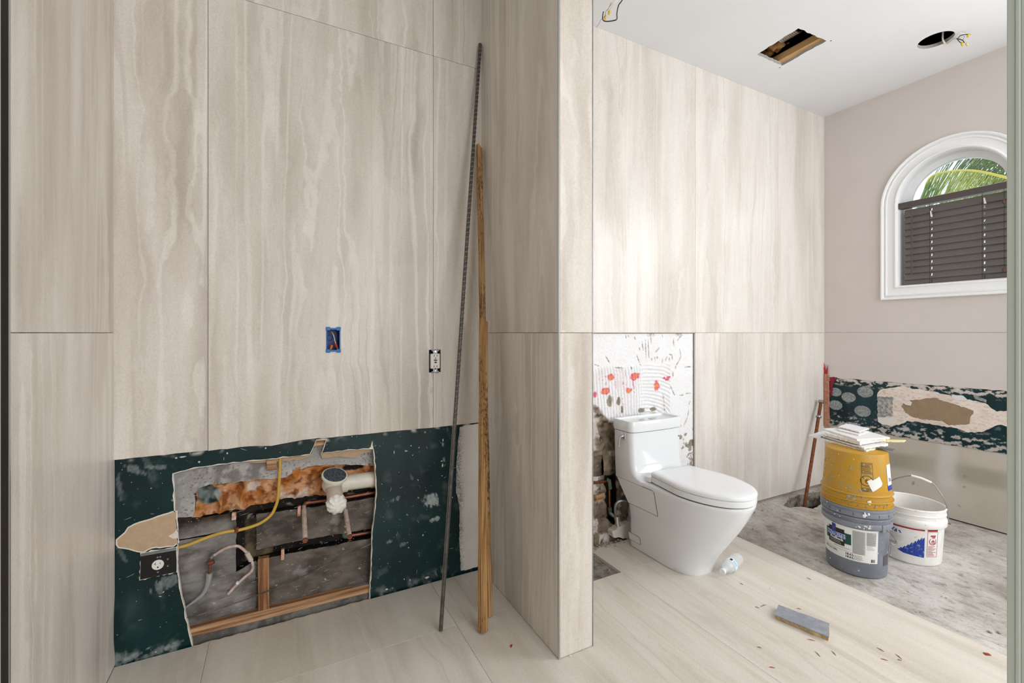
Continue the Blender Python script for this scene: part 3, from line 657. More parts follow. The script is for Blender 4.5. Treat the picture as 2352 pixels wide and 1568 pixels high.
gouge_lines = [((1.9945, 1.1690), (2.0027, 1.1115), 0.0024), ((2.0217, 1.1772), (2.0275, 1.0573), 0.0024), ((2.0442, 1.1810), (2.0522, 1.0567), 0.0024), ((2.0664, 1.1977), (2.0719, 1.1477), 0.0024), ((1.9699, 1.1284), (1.9781, 1.1119), 0.0028), ((2.1402, 1.1257), (2.1029, 1.0952), 0.0024), ((2.2630, 1.1883), (2.2689, 1.1282), 0.0024), ((1.7058, 1.0857), (1.7406, 1.0415), 0.0024), ((1.9508, 1.0839), (1.9834, 1.0136), 0.0024), ((2.0719, 1.0646), (2.0749, 1.0436), 0.0028), ((2.1003, 1.0679), (2.1029, 1.0427), 0.0024), ((2.1230, 1.0717), (2.1200, 1.0507), 0.0028), ((2.1688, 1.0579), (2.1631, 1.0283), 0.0024), ((2.2069, 1.0697), (2.1920, 1.0360), 0.0024), ((2.2273, 1.0647), (2.2261, 1.0308), 0.0024), ((2.2246, 1.0818), (2.2540, 1.0769), 0.0028), ((2.2509, 1.0770), (2.2540, 1.0470), 0.0024), ((2.3201, 1.1145), (2.3325, 1.0709), 0.0024), ((2.3325, 1.0709), (2.3142, 1.0366), 0.0024), ((2.3142, 1.0366), (2.2869, 1.0072), 0.0024), ((2.2869, 1.0072), (2.2798, 0.9839), 0.0024), ((2.2571, 0.9741), (2.2599, 0.9311), 0.0024), ((2.2331, 0.881), (2.2509, 0.8543), 0.0024), ((2.2509, 0.8543), (2.2751, 0.8144), 0.0024), ((2.1688, 0.834), (2.1745, 0.7869), 0.0024), ((2.1745, 0.7869), (2.1806, 0.7232), 0.0024), ((2.4035, 0.7137), (2.3941, 0.6664), 0.0024), ((2.3941, 0.6664), (2.3541, 0.6044), 0.0024), ((1.8607, 1.2064), (1.8685, 1.1822), 0.0024), ((2.3601, 0.9939), (2.4347, 0.9956), 0.0024), ((2.3173, 0.8136), (2.3601, 0.8108), 0.0024), ((2.3722, 0.8212), (2.4223, 0.82), 0.0024), ((2.4190, 0.7697), (2.4035, 0.7444), 0.0024), ((1.9294, 1.1982), (1.9403, 1.1777), 0.0024), ((1.8816, 1.2063), (1.8871, 1.1902), 0.0028), ((2.1631, 1.2098), (2.1658, 1.1910), 0.0028), ((2.2928, 1.1665), (2.3417, 1.2052), 0.0024), ((1.6251, 1.0376), (1.6637, 1.0247), 0.0024), ((1.7732, 1.0129), (1.8450, 1.0084), 0.0024), ((1.9030, 1.0124), (1.9082, 0.9958), 0.0028), ((2.4475, 1.2050), (2.4537, 1.0105), 0.0024), ((2.4508, 1.0106), (2.4524, 0.7895), 0.0024)]
gouge_patches = [((1.7380, 0.8178), 0.0225, 0.0357), ((1.8039, 0.8092), 0.0190, 0.0294), ((1.9834, 0.7431), 0.0300, 0.0168), ((2.0833, 0.7436), 0.0310, 0.0147), ((1.8294, 0.7594), 0.0110, 0.0252), ((2.3265, 0.538), 0.0200, 0.0168), ((2.4285, 0.4915), 0.0300, 0.0252)]
def gouge(a, b):
    k = 0
    wob = .6+.9*nz(a, b, 60, 3)
    for p0, p1, w in gouge_lines:
        if not (min(p0[0], p1[0])-.01 < a < max(p0[0], p1[0])+.01 and min(p0[1], p1[1])-.01 < b < max(p0[1], p1[1])+.01): continue
        dx, dz = p1[0]-p0[0], p1[1]-p0[1]; t = max(0, min(1, ((a-p0[0])*dx+(b-p0[1])*dz)/(dx*dx+dz*dz+1e-9)))
        d = math.hypot(a-p0[0]-t*dx+.0022*nz(a, b, 70, 6), b-p0[1]-t*dz)
        ww = w*(1.25-1.1*abs(2*t-1)**2)*(.55+.8*(.5+nz(a, b, 48, 3)))
        k = max(k, sst(ww*1.5+.0012, ww*.6, d)*(.55+.45*sst(-.4, .2, nz(a, b, 85, 9))))
    for p0, w, h in gouge_patches:
        q = blob(a, b, p0[0], p0[1], w, h)
        if q > 0: k = max(k, sst(.05, .3, q+.5*nz(a, b, 45, 4)))
    k2 = sst(.42, .6, nz(a, b, 24, 21)+.25*nz(a, b, 70, 2))*sst(zc1-.03, zc1-.10, b)
    return max(k, k2)
def mort_h(a, b):
    m = in_trowel(a, b); r = rubmask(a, b); g = gouge(a, b)
    h = -.0075*m*(.5+.5*ridge(a, b))-.0012*nz(a, b, 60, 3)+.0045*g
    if r > 0: h = h*(1-r)+r*(.012+.018*fb(a, b, 13, 6, 4)+.004*nz(a, b, 55, 4))
    return h
def mort_col(a, b):
    c = lerp(MW, s2l((226, 224, 224)), .5+fb(a, b, 8, 3)); m = in_trowel(a, b)
    c = lerp(c, s2l((198, 194, 192)), .55*m*sst(-.55, -1, ridge(a, b))*sst(-.4, .3, nz(a, b, 40)))
    for i, (p, ra, rb, og) in enumerate(pinks):
        k = blob(a, b, p[0], p[1], ra, rb, .3)
        if k > 0:
            k2 = sst(.12, .38, k*.8+.6*fb(a, b*.6, 30, 7)); c = lerp(c, MP, .9*k2)
            c = lerp(c, MO, sst(.55, .8, k+.2*fb(a, b, 60, 3))*og*1.6)
    for p, hh in pink_lines:
        if abs(a-p[0]) < .012 and abs(b-p[1]) < hh: c = lerp(c, MP, .75*sst(.006, .001, abs(a-p[0]-.10*(p[1]-b)-.002*nz(a, b, 80)))*sst(-.1, .35, nz(a, b, 90, 6)))
    c = lerp(c, lerp(MG, s2l((122, 112, 98)), .5+fb(a, b, 40)), gouge(a, b)*.95)
    if b > 1.195 and a < 2.40: c = lerp(c, MBL, .8*sst(.25, .5, nz(a, 0, 8, 3)+.3*nz(a, b, 60))*sst(1.19, 1.21, b))
    r = rubmask(a, b)
    if r > 0:
        q = lerp(MB_, s2l((142, 128, 112)), .5+fb(a, b, 17, 2)); q = lerp(q, MC, sst(.12, .42, fb(a, b, 9, 15, 5))); q = lerp(q, s2l((58, 48, 40)), .8*sst(.25, .7, fb(a, b, 21, 19)))
        c = lerp(c, q, r)
    else:
        if b < .62: c = lerp(c, lerp(MG, MB_, .5), .9*sst(.2, .4, fb(a, b, 20, 2)+.2-.5*sst(.45, .62, b)))
    return c
op = rect(1.05, 2.443, -.02, 1.216)
chase = [(p[0], p[1]) for p in [(1.7136, 0.3791), (1.7792, 0.3771), (1.7892, 0.1426), (1.7692, 0.0818), (1.7233, 0.1293)]]
block_hole = [(p[0], p[1]) for p in [(1.5929, 0.5046), (1.7006, 0.4983), (1.7038, 0.3831), (1.5929, 0.387)]]
field('mortar_bed', rect(1.585, 2.443, -.02, 1.216), FB(TY+.016), .0037, mort_h, mort_col, M['mortar'], wall_far, holes=[jag(chase, .02, .004, 3), jag([(max(x, 1.59), z) for x, z in block_hole], .02, .003, 4)])
field('mortar_bed', rect(1.05, 1.585, -.02, 1.216), FB(TY+.016), .012, mort_h, mort_col, M['mortar'], wall_far)
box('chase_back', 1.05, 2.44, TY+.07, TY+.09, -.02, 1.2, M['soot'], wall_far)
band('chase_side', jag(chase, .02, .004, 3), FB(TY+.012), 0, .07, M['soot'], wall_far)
bh = [(p[0], p[1]) for p in [(1.5620, 0.5235), (1.7071, 0.5128), (1.7103, 0.3668), (1.5620, 0.3767)]]
field('broken_block', bh, FB(TY+.045), .006, lambda a, b: .012*fb(a, b, 16, 3), cmu_col(s2l((130, 116, 102)), s2l((80, 68, 58))), M['mortar'], wall_far)
plate('splintered_wood', jag([(p[0], p[1]) for p in [(1.6210, 0.2822), (1.6845, 0.2894), (1.6813, 0.2594), (1.6210, 0.2495)]], .01, .002, 2), FB(TY-.006), 0, .02, M['plate_wood'], wall_far)
plate('mortar_chunk', jag([(p[0], p[1]) for p in [(1.7266, 0.06467), (1.8193, 0.09007), (1.8702, 0.08799), (1.8702, -0.009192), (1.7364, 0.02932)]], .012, .004, 8), FB(TY-.02), 0, .045, M['gypsum'], wall_far)

# ---------------------------------------------------------------- setting: window wall
wall_right = empty('wall_right', (WX, 1.0, 0)); tag(wall_right, 'pinkish painted wall with arched window and a damaged dark green band', 'wall', kind='structure')
fW = FW(WX)
WC, WR, WZ0, WZs = 1.280, .335, 1.51, 2.14
def arch(r, z0, n=24, dy=0): return [(WC+r, z0), *[(WC+r*math.cos(PI*i/n), WZs+r*math.sin(PI*i/n)) for i in range(n+1)], (WC-r, z0)]
zl = 1.2215
gt = .862; gb0 = .476
plate('painted_board', rect(-2.6, TY+.012, zl+.0008, CEIL), fW, 0, .016, M['wallpaint'], wall_right, holes=[arch(.30, 1.545)])
plate('painted_board', [(-2.6, gt), (2.02, gt-.003), (2.0, zl-.0008), (-2.6, zl-.0008)] and jag([(TY+.012, gt-.002), (-.3, gt+.004), (-2.6, gt)], .03, .003, 4, False)+[(-2.6, zl-.0008), (TY+.012, zl-.0008)], fW, 0, .016, M['wallpaint'], wall_right)
def lower_col(a, b):
    c = lerp(s2l((186, 177, 166)), s2l((196, 187, 177)), .5+fb(a, b, 4))
    zb_ = .30-.02*(a-1.5); k = sst(.05, .0, abs(b-zb_)-.03+.012*nz(a, b, 6)); c = lerp(c, s2l((142, 140, 126)), .65*k*sst(-.25, .2, nz(a, 0, 2.6, 4)+.2))
    k = sst(.07, .02, abs(a-1.30-.02*nz(0, b, 5)))*sst(.10, .2, b+.05*nz(a, b, 9)); c = lerp(c, s2l((206, 205, 201)), .7*k)
    k = sst(.60, .70, nz(a, b, 30, 8)); c = lerp(c, s2l((120, 100, 84)), .7*k)
    return c
field('lower_board', rect(-.4, TY+.01, -.012, gb0+.02), FW(WX+.006), .012, None, lower_col, M['paintvc'], wall_right)
plate('lower_board', rect(-2.6, -.4, -.012, gb0+.02), FW(WX+.006), 0, .01, M['wallpaint'], wall_right)
box('backing', WX+.018, WX+.03, -2.6, TY+.02, -.02, 1.4, M['black'], wall_right)
WG1, WG2 = s2l((6, 36, 42)), s2l((12, 52, 58)); PB = s2l((222, 206, 196))
def band_col(a, b):
    c = lerp(WG1, WG2, .5+fb(a, b, 7, 2)); t = fb(a, b*2.0, 22, 5, 6)+.35*fb(a, b*1.4, 70, 8, 3)
    c = lerp(c, s2l((204, 196, 190)), .95*sst(.15, .3, t+.42*sst(gt-.045, gt-.005, b)-.02)*sst(gt-.07, gt-.03, b))
    c = lerp(c, s2l((190, 184, 180)), .9*sst(.30, .48, t+.38*sst(gb0+.09, gb0+.02, b))*sst(gb0+.13, gb0+.06, b))
    c = lerp(c, s2l((120, 134, 140)), .5*sst(.5, .9, fb(a, b, 20, 9)))
    return c
torn = [(1.6919, 0.7729), (1.6702, 0.8012), (1.6013, 0.8216), (1.5450, 0.8432), (1.4757, 0.826), (1.3813, 0.8216), (1.3026, 0.8075), (1.1759, 0.7838), (1.1219, 0.7773), (1.0677, 0.7307), (0.9935, 0.7555), (0.9935, 0.6367), (1.0488, 0.653), (1.0773, 0.6397), (1.1023, 0.616), (1.1357, 0.5903), (1.1963, 0.5756), (1.2700, 0.5928), (1.3584, 0.5939), (1.4397, 0.5972), (1.5175, 0.5958), (1.5374, 0.5737), (1.6013, 0.5401), (1.6621, 0.5418), (1.6919, 0.5785)]
core = [(1.5324, 0.7701), (1.5026, 0.7461), (1.4516, 0.7529), (1.4091, 0.7705), (1.3652, 0.7791), (1.2917, 0.7567), (1.1738, 0.7198), (1.1738, 0.7002), (1.1881, 0.6755), (1.1922, 0.6326), (1.2380, 0.6187), (1.2917, 0.6032), (1.3292, 0.6285), (1.4326, 0.6196), (1.4806, 0.6267), (1.5249, 0.6503), (1.5500, 0.6931), (1.5374, 0.7166), (1.5051, 0.7088), (1.4855, 0.7269), (1.5002, 0.7403)]
core_j = jag(core, .012, .0035, 17); torn_j = jag(torn, .014, .004, 18)
bandp = jag([(TY+.005, gb0-.002), (-.4, gb0+.004)], .03, .004, 6, False)+jag([(-.4, gt+.002), (TY+.005, gt-.004)], .03, .004, 7, False)
bnear = jag([(TY+.005, gb0-.002), (.95, gb0+.001)], .03, .004, 6, False)+jag([(.95, gt-.001), (TY+.005, gt-.004)], .03, .004, 7, False)
field('green_band', bnear, FW(WX+.001), .004, None, band_col, M['green'], wall_right)
field('green_band', [(.95, gb0+.001), (-.4, gb0+.004), (-.4, gt+.002), (.95, gt-.001)], FW(WX+.001), .016, None, band_col, M['green'], wall_right)
def torn_col(a, b):
    c = lerp(PB, s2l((232, 220, 211)), .5+fb(a, b, 10)); return lerp(c, s2l((186, 168, 154)), .5*sst(.7, 1.1, abs(fb(a, b*2, 30, 4))*2))
field('torn_paper', torn_j, FW(WX-.0005), .006, lambda a, b: -.0025*abs(fb(a, b*2.5, 16, 4))-.0005, torn_col, M['mortar'], wall_right, holes=[core_j])
plate('torn_core', grow(core_j, .004), FW(WX-.0002), 0, .0015, M['insul'] and plain('brown_inner_paper', (150, 128, 104), .8, var=.1, nscale=25, bmp=.2), wall_right)
for i, (u, pts) in enumerate([(0, [(1.6919, 0.747), (1.5961, 0.7527), (1.5987, 0.6165), (1.6919, 0.5914)])]):
    plate('adhesive_patch', jag(pts, .012, .004, 40), FW(WX-.003), 0, .002, plain('grey_adhesive', (120, 126, 128), .85, c2=(190, 184, 178), nscale=60), wall_right)
M['adh'] = plain('grey_adhesive_dot', (116, 124, 124), .85, c2=(160, 166, 164), nscale=90, bmp=.5, bscale=160)
for i, (c_, ra) in enumerate([((1.7728, 0.7699), .066), ((1.8842, 0.716), .062), ((1.9768, 0.746), .055), ((1.9768, 0.6415), .062), ((1.7900, 0.6216), .068)]):
    prm_ = jag([(c_[0]+ra*.8*math.cos(2*PI*k/16), c_[1]+ra*.62*math.sin(2*PI*k/16)) for k in range(16)], .01, .0022, 50+i)
    prm_ = [(min(a, TY-.005), b) for a, b in prm_]
    plate('adhesive_dot', prm_, FW(WX-.0015), 0, .003, M['adh'], wall_right)
plate('plaster_chip', jag([(1.2787, 0.8104), (1.2233, 0.8115), (1.1984, 0.7836), (1.2486, 0.7769), (1.2743, 0.785)], .012, .002, 61), FW(WX-.004), 0, .002, M['splat'], wall_right)
plate('plaster_chip', jag([(1.6919, 0.5947), (1.5961, 0.5979), (1.6013, 0.556), (1.6594, 0.5422), (1.6892, 0.5595)], .012, .002, 62), FW(WX-.0042), 0, .002, M['splat'], wall_right)
plate('plaster_chip', jag([(1.5884, 0.76), (1.5399, 0.7443), (1.5551, 0.7298), (1.5806, 0.7389)], .012, .001, 63), FW(WX-.004), 0, .002, M['splat'], wall_right)
plate('plaster_chip', jag([(1.5299, 0.7177), (1.4903, 0.7232), (1.4928, 0.7075), (1.5249, 0.7091)], .012, .001, 64), FW(WX-.006), 0, .003, M['splat'], wall_right)
plate('plaster_chip', jag([(1.1738, 0.8232), (1.1140, 0.7976), (1.1140, 0.7784), (1.1657, 0.7963)], .012, .003, 65), FW(WX-.003), 0, .002, M['adh'], wall_right)
plate('corner_strip', jag([(2.020, .46), (2.055, .46), (2.055, .885), (2.030, .885), (2.021, .87)], .03, .001, 3), FW(WX-.012), 0, .012, M['rust_strip'], wall_right)
plate('red_film', jag([(2.0574, 0.8788), (2.0574, 0.9783), (2.0443, 0.9082), (2.0280, 0.9589), (2.0312, 0.8739), (2.0410, 0.866)], .012, .001, 5), FW(WX-.010), 0, .002, M['red_film'], wall_right)
plate('red_film', jag([(2.0151, 0.8612), (1.9642, 0.8656), (1.9927, 0.8142), (1.9990, 0.7259), (2.0151, 0.6994)], .01, .003, 9), FW(WX-.004), 0, .002, M['stain_red'], wall_right)

# ---------------------------------------------------------------- setting: arched window
win = empty('window_1', (WX, WC, 1.5)); tag(win, 'white arched window with moulded casing in the pinkish wall', 'window', kind='structure')
def ringprof(name, r0, r1, z0a, z0b, d0, d1, mat, mb=.0):
    plate(name, arch(r1, z0b), FW(WX), d0, d1, mat, win, holes=[arch(r0, z0a)], bevel=mb)
def sweep(name, prof, mat):
    bm = bmesh.new(); rows = [[bm.verts.new(Vector((WX+d, a, b))) for a, b in arch(.29+k, 1.555-k)] for k, d in prof]
    n = len(rows[0])
    for r0, r1 in zip(rows, rows[1:]):
        for i in range(n): bm.faces.new([r0[i], r0[(i+1) % n], r1[(i+1) % n], r1[i]])
    return finish(bm, name, mat, win, True)
sweep('casing', [(.0, .0), (.0, -.012), (.002, -.017), (.008, -.020), (.013, -.018), (.015, -.012), (.020, -.010), (.052, -.012), (.058, -.013), (.061, -.019), (.067, -.020), (.071, -.018), (.073, -.013), (.078, -.016), (.082, -.024), (.092, -.026), (.0955, -.022), (.096, .002)], M['white_trim'])
sweep('jamb_lining', [(.0005, -.010), (.0005, .13), (-.004, .13), (-.004, .0), (.0005, -.010)], M['white_trim'])
ringprof('window_frame', .245, .287, 1.60, 1.560, .085, .125, M['white_trim'], .004)
plate('pane', arch(.247, 1.598), FW(WX), .104, .108, M['glass'], win)

w2_ = empty('added_lamp_casing', (WX, 0, .6)); tag(w2_, 'added white casing around the side lamp, hidden behind the door edge', 'window', kind='structure')  # added frame dressing the side lamp; solid wall behind it
plate('casing', rect(-.97, .97, .53, 2.67), FW(WX-.02), 0, .02, M['white_trim'], w2_, holes=[rect(-.86, .86, .64, 2.56)], bevel=.003)
box('sill', WX-.05, WX-.02, -.97, .97, .60, .64, M['white_trim'], w2_, bevel=.003)
# ---------------------------------------------------------------- setting: ceiling
h_sq = jag([(2.686, 1.790), (2.668, 1.526), (2.933, 1.514), (2.946, 1.791)], .02, .0035, 5)
h_rd = jag([(3.508+.083*math.cos(2*PI*k/28), 1.205+.083*math.sin(2*PI*k/28)) for k in range(28)], .012, .0015, 6)
h_3 = [(1.72+.075*math.cos(2*PI*k/20), 1.30+.075*math.sin(2*PI*k/20)) for k in range(20)]
ceiling = plate('ceiling', rect(-2.0, WX+.1, -2.6, 2.2), FZ(CEIL), 0, .018, M['ceiling'], None, holes=[h_sq, h_rd, h_3])
tag(ceiling, 'white ceiling with one square and one round cut opening', 'ceiling', kind='structure')
band('cut_edge', h_sq, FZ(CEIL), .0005, .02, M['gypsum'], ceiling)
band('cut_edge', h_rd, FZ(CEIL), .0005, .02, M['gypsum'], ceiling)
bm = bmesh.new(); X0, X1, Y0, Y1, Z0, Z1 = -2.0, WX+.1, -2.6, 2.2, CEIL+.0185, CEIL+.40
for q in ((X0, X1, Y0, Y1, Z1, Z1+.02), (X0, X0+.02, Y0, Y1, Z0, Z1), (X1-.02, X1, Y0, Y1, Z0, Z1), (X0, X1, Y0, Y0+.02, Z0, Z1), (X0, X1, Y1-.02, Y1, Z0, Z1)): bx(bm, *q)
finish(bm, 'attic_void', M['black'], ceiling)
box('joist', 2.905, 2.955, 1.3, 2.0, CEIL+.019, CEIL+.062, woodmat('attic_joist_wood', (190, 146, 94), (216, 176, 126), 'y', 30), ceiling, bevel=.002)
bm = bmesh.new(); R_ = .062
for k in range(9): tb(bm, [(2.78+R_*math.cos(2*PI*i/24), 1.60+.012*k, CEIL+.12+R_*math.sin(2*PI*i/24)) for i in range(25)], .0065, 6, False)
finish(bm, 'flexible_duct', M['duct'], ceiling, True)
insu = field('insulation_tuft', rect(2.66, 2.915, 1.72, 1.95), FZ(CEIL+.10), .012, lambda a, b: .04*fb(a, b, 12, 3)-.03*nz(a, b, 34), lambda a, b: lerp(s2l((168, 128, 78)), s2l((96, 60, 30)), .5+fb(a, b, 22)), M['mortar'], ceiling); insu['kind'] = 'stuff'
for i in range(2): tube('nail', [(2.955, 1.50+.31*i, CEIL+.001), (2.955, 1.50+.31*i, CEIL-.001)], .004, M['slot'], ceiling)

# ---------------------------------------------------------------- setting: rest of the room and the door trim beside the camera
tag(box('wall_rear', -2.0, WX+.1, -2.7, -2.6, -.02, CEIL, M['roompaint']), 'plain wall behind the viewpoint', 'wall', kind='structure')
tag(box('wall_side', -2.1, -2.0, -2.7, PY, -.02, CEIL, M['roompaint']), 'plain side wall beyond the alcove', 'wall', kind='structure')
dj = empty('door_1', (1.46, .38, 0)); tag(dj, 'pale green-grey door edge with a stepped moulding close to the viewpoint', 'door', kind='structure')
box('door_edge', 1.4425, 1.50, .3605, .374, 0, 2.96, M['green_trim'], dj, bevel=.002)
box('door_bead', 1.4405, 1.50, .3525, .3605, 0, 2.96, M['green_trim'], dj, bevel=.002)
box('door_face', 1.4430, 1.50, .16, .3525, 0, 2.96, M['green_trim'], dj, bevel=.002)
for o in (wall_back, wall_left, wall_middle, wall_far, wall_right, win, w2_, dj): child_space(o)
#PART2
# ---------------------------------------------------------------- toilet
TXC, TYB = 1.925, 2.0
def tp(x, y, z): return Vector((TXC+x, TYB-y, z))           # toilet space: y points away from the wall
def oval(w, r, f, yc, n=40, rc=.03, wr=None, pw=2.2):
    """outline: straight back with rounded corners, sides, half-oval front"""
    wr = w if wr is None else wr
    pts = []
    for i in range(n+1):
        t = PI*i/n; cx_ = math.cos(t); sx_ = math.sin(t)
        pts.append((w*math.copysign(abs(cx_)**(2/pw), cx_), yc+(f-yc)*abs(sx_)**(2/pw)))
    for i in range(1, 6): t = i/6; pts.append((-(w+(wr-w)*t), yc+(r+rc-yc)*t))
    for i in range(4): a = PI+PI/2*i/3; pts.append((-(wr-rc)+rc*math.cos(a), r+rc+rc*math.sin(a)))
    for i in range(4): a = -PI/2+PI/2*i/3; pts.append((wr-rc+rc*math.cos(a), r+rc+rc*math.sin(a)))
    for i in range(1, 6): t = 1-i/6; pts.append((w+(wr-w)*t, yc+(r+rc-yc)*t))
    return pts
def loft(bm, rings, cap0=True, cap1=True):
    R = [[bm.verts.new(tp(x, y, z)) for x, y in pts] for z, pts in rings]
    for a, b in zip(R, R[1:]):
        n = len(a)
        for k in range(n): bm.faces.new([a[k], a[(k+1) % n], b[(k+1) % n], b[k]])
    if cap0: bm.faces.new(R[0])
    if cap1: bm.faces.new(R[-1])
def interp(tab, z):
    for (z0, *a), (z1, *b) in zip(tab, tab[1:]):
        if z <= z1: t = (z-z0)/(z1-z0); return [x+(y-x)*t for x, y in zip(a, b)]
    return list(tab[-1][1:])
#        z     w     r     f     yc
SK = [(.000, .128, .020, .446, .24), (.030, .132, .024, .452, .25), (.10, .142, .034, .490, .27), (.18, .153, .045, .548, .30), (.26, .166, .046, .604, .33), (.33, .177, .006, .648, .36), (.385, .184, -.030, .676, .38), (.405, .187, -.034, .684, .39), (.414, .184, -.034, .681, .39)]
def skirt(z): return interp(SK, z)
toilet = tag(empty('toilet', (TXC, TYB-.3, 0)), 'white one-piece skirted toilet with closed lid and chrome lever', 'toilet')
bm = bmesh.new()
zs = [0, .004, .03, .06, .10, .14, .18, .22, .26, .30, .33, .36, .385, .40, .408, .414]
loft(bm, [(z, oval(skirt(z)[0]-(.004 if z == 0 else 0), *skirt(z)[1:], pw=3.0-.8*min(1, z/.36))) for z in zs])
TK = [(.39, .187, -.034, .215), (.414, .187, -.034, .200), (.420, .188, -.034, .172), (.430, .1885, -.034, .150), (.445, .189, -.034, .134), (.465, .190, -.034, .125), (.49, .191, -.034, .120), (.55, .193, -.034, .116), (.664, .196, -.034, .114)]
def tank_ring(w, r, f, rc=.028):
    pts = []
    bow = .012
    for i in range(13): t = i/12; x = (w-rc)*(1-2*t); pts.append((x, f+bow*(1-(x/w)**2)))
    for i in range(1, 6): a = PI/2+PI/2*i/6; pts.append((-(w-rc)+rc*math.cos(a), f-rc+rc*math.sin(a)+bow*(1-(1-rc/w)**2)*(1-i/6)))
    pts += [(-w, f-rc), (-w, r+.02), (-w+.006, r+.006), (-w+.02, r), (w-.02, r), (w-.006, r+.006), (w, r+.02), (w, f-rc)]
    for i in range(1, 6): a = PI/2*i/6; pts.append(((w-rc)+rc*math.cos(a), f-rc+rc*math.sin(a)+bow*(1-(1-rc/w)**2)*i/6))
    return pts
loft(bm, [(z, tank_ring(w, r, f)) for z, w, r, f in TK])
finish(bm, 'body', M['porcelain'], toilet, True)
bm = bmesh.new()
loft(bm, [(.668, tank_ring(.190, -.030, .110)), (.668, tank_ring(.199, -.036, .119)), (.672, tank_ring(.200, -.037, .120)), (.720, tank_ring(.201, -.038, .121)), (.726, tank_ring(.199, -.036, .119)), (.726, tank_ring(.188, -.024, .108)), (.715, tank_ring(.184, -.020, .104))])
lid = finish(bm, 'tank_lid', M['porcelain'], toilet, True)
bm = bmesh.new(); loft(bm, [(.660, tank_ring(.188, -.030, .108)), (.670, tank_ring(.188, -.030, .108))]); finish(bm, 'lid_gap', M['seam'], toilet)
bm = bmesh.new(); lathe(bm, [(0, .0), (.010, 0), (.011, .002), (.007, .004), (0, .004)], tp(.02, .04, .715), 16); finish(bm, 'lid_vent', M['chrome'], lid, True)
bm = bmesh.new(); loft(bm, [(.412, oval(.172, .235, .668, .42, 40, .025, .142, 2.1)), (.424, oval(.172, .235, .668, .42, 40, .025, .142, 2.1))]); finish(bm, 'rim_shadow_gap', M['seam'], toilet)
bm = bmesh.new()
SO = lambda k, r=.205: oval(.181+k, r-k, .690+k, .42, 40, .025, .150+k, 2.1)
loft(bm, [(.420, SO(-.004)), (.421, SO(-.001)), (.426, SO(0)), (.448, SO(.0)), (.450, SO(-.003))])
finish(bm, 'seat_ring', M['seat_white'], toilet, True)
bm = bmesh.new()
loft(bm, [(.4515, SO(-.003)), (.453, SO(.001)), (.462, SO(.002)), (.469, SO(-.001)), (.4735, SO(-.009)), (.477, SO(-.035)), (.4785, SO(-.09))])
finish(bm, 'seat_lid', M['seat_white'], toilet, True)
for sx in (-1, 1):
    bm = bmesh.new(); obox(bm, tp(sx*.125, .196, .430), (.032, 0, 0), (0, .022, 0), (0, 0, .014)); finish(bm, 'hinge', M['seat_white'], toilet, bevel=.006)
def on_side(y, z, off=.0012):
    w, r, f, yc = skirt(z); wr = w
    if y <= yc: return tp(-(w+off), y, z)
    k = min(.999, (y-yc)/(f-yc)); return tp(-(w*(1-k**2.2)**(1/2.2)+off), y, z)
def side_panel(name, quad, mat, off, n=8):
    bm = bmesh.new(); g = []
    (a, b, c, d) = quad
    for i in range(n+1):
        row = []
        for j in range(n+1):
            s_, t_ = i/n, j/n
            y = (a[0]*(1-s_)+b[0]*s_)*(1-t_)+(d[0]*(1-s_)+c[0]*s_)*t_; z = (a[1]*(1-s_)+b[1]*s_)*(1-t_)+(d[1]*(1-s_)+c[1]*s_)*t_
            row.append(bm.verts.new(on_side(y, z, off)))
        g.append(row)
    for i in range(n):
        for j in range(n): bm.faces.new([g[i][j], g[i+1][j], g[i+1][j+1], g[i][j+1]])
    return finish(bm, name, mat, toilet, True)
q = [(-.012, .392), (.273, .394), (.283, .265), (.063, .262)]
p_ = side_panel('access_panel', q, M['porcelain'], .0016)
def seam_line(pts, r=.0013): return tube('panel_seam', [on_side(y, z, .001) for y, z in pts], r, M['seam'], toilet, 6)
def dens(a, b, n=8): return [(a[0]+(b[0]-a[0])*i/n, a[1]+(b[1]-a[1])*i/n) for i in range(n+1)]
seam_line(dens((-.025, .392), (.262, .394))+[(.270, .391), (.2745, .384)]+dens((.2755, .376), (.284, .268))); seam_line(dens((.284, .264), (.063, .262)))
side_panel('bolt_cover', [(.034, .082), (.122, .082), (.124, .042), (.036, .040)], M['porcelain'], .0014)
seam_line(dens((.034, .083), (.118, .083))+[(.123, .080)]+dens((.124, .076), (.125, .044))+dens((.122, .041), (.036, .040)), .0009)
lev = finish((lambda bm: (obox(bm, tp(-.197, .055, .640), (.003, 0, 0), (0, .018, 0), (0, 0, .018)), bm)[1])(bmesh.new()), 'flush_lever', M['chrome'], toilet, bevel=.002)
tube('lever_arm', [tp(-.200, .055, .640), tp(-.212, .055, .640), tp(-.217, .050, .634), tp(-.217, .044, .612), tp(-.216, .040, .578)], [.008, .0075, .006, .005, .0055], M['chrome'], lev, 10)
bm = bmesh.new(); obox(bm, tp(.166, .1215, .615), (.0022, 0, 0), (0, .001, 0), (0, 0, .0032)); finish(bm, 'maker_mark', M['seam'], toilet)
child_space(toilet)

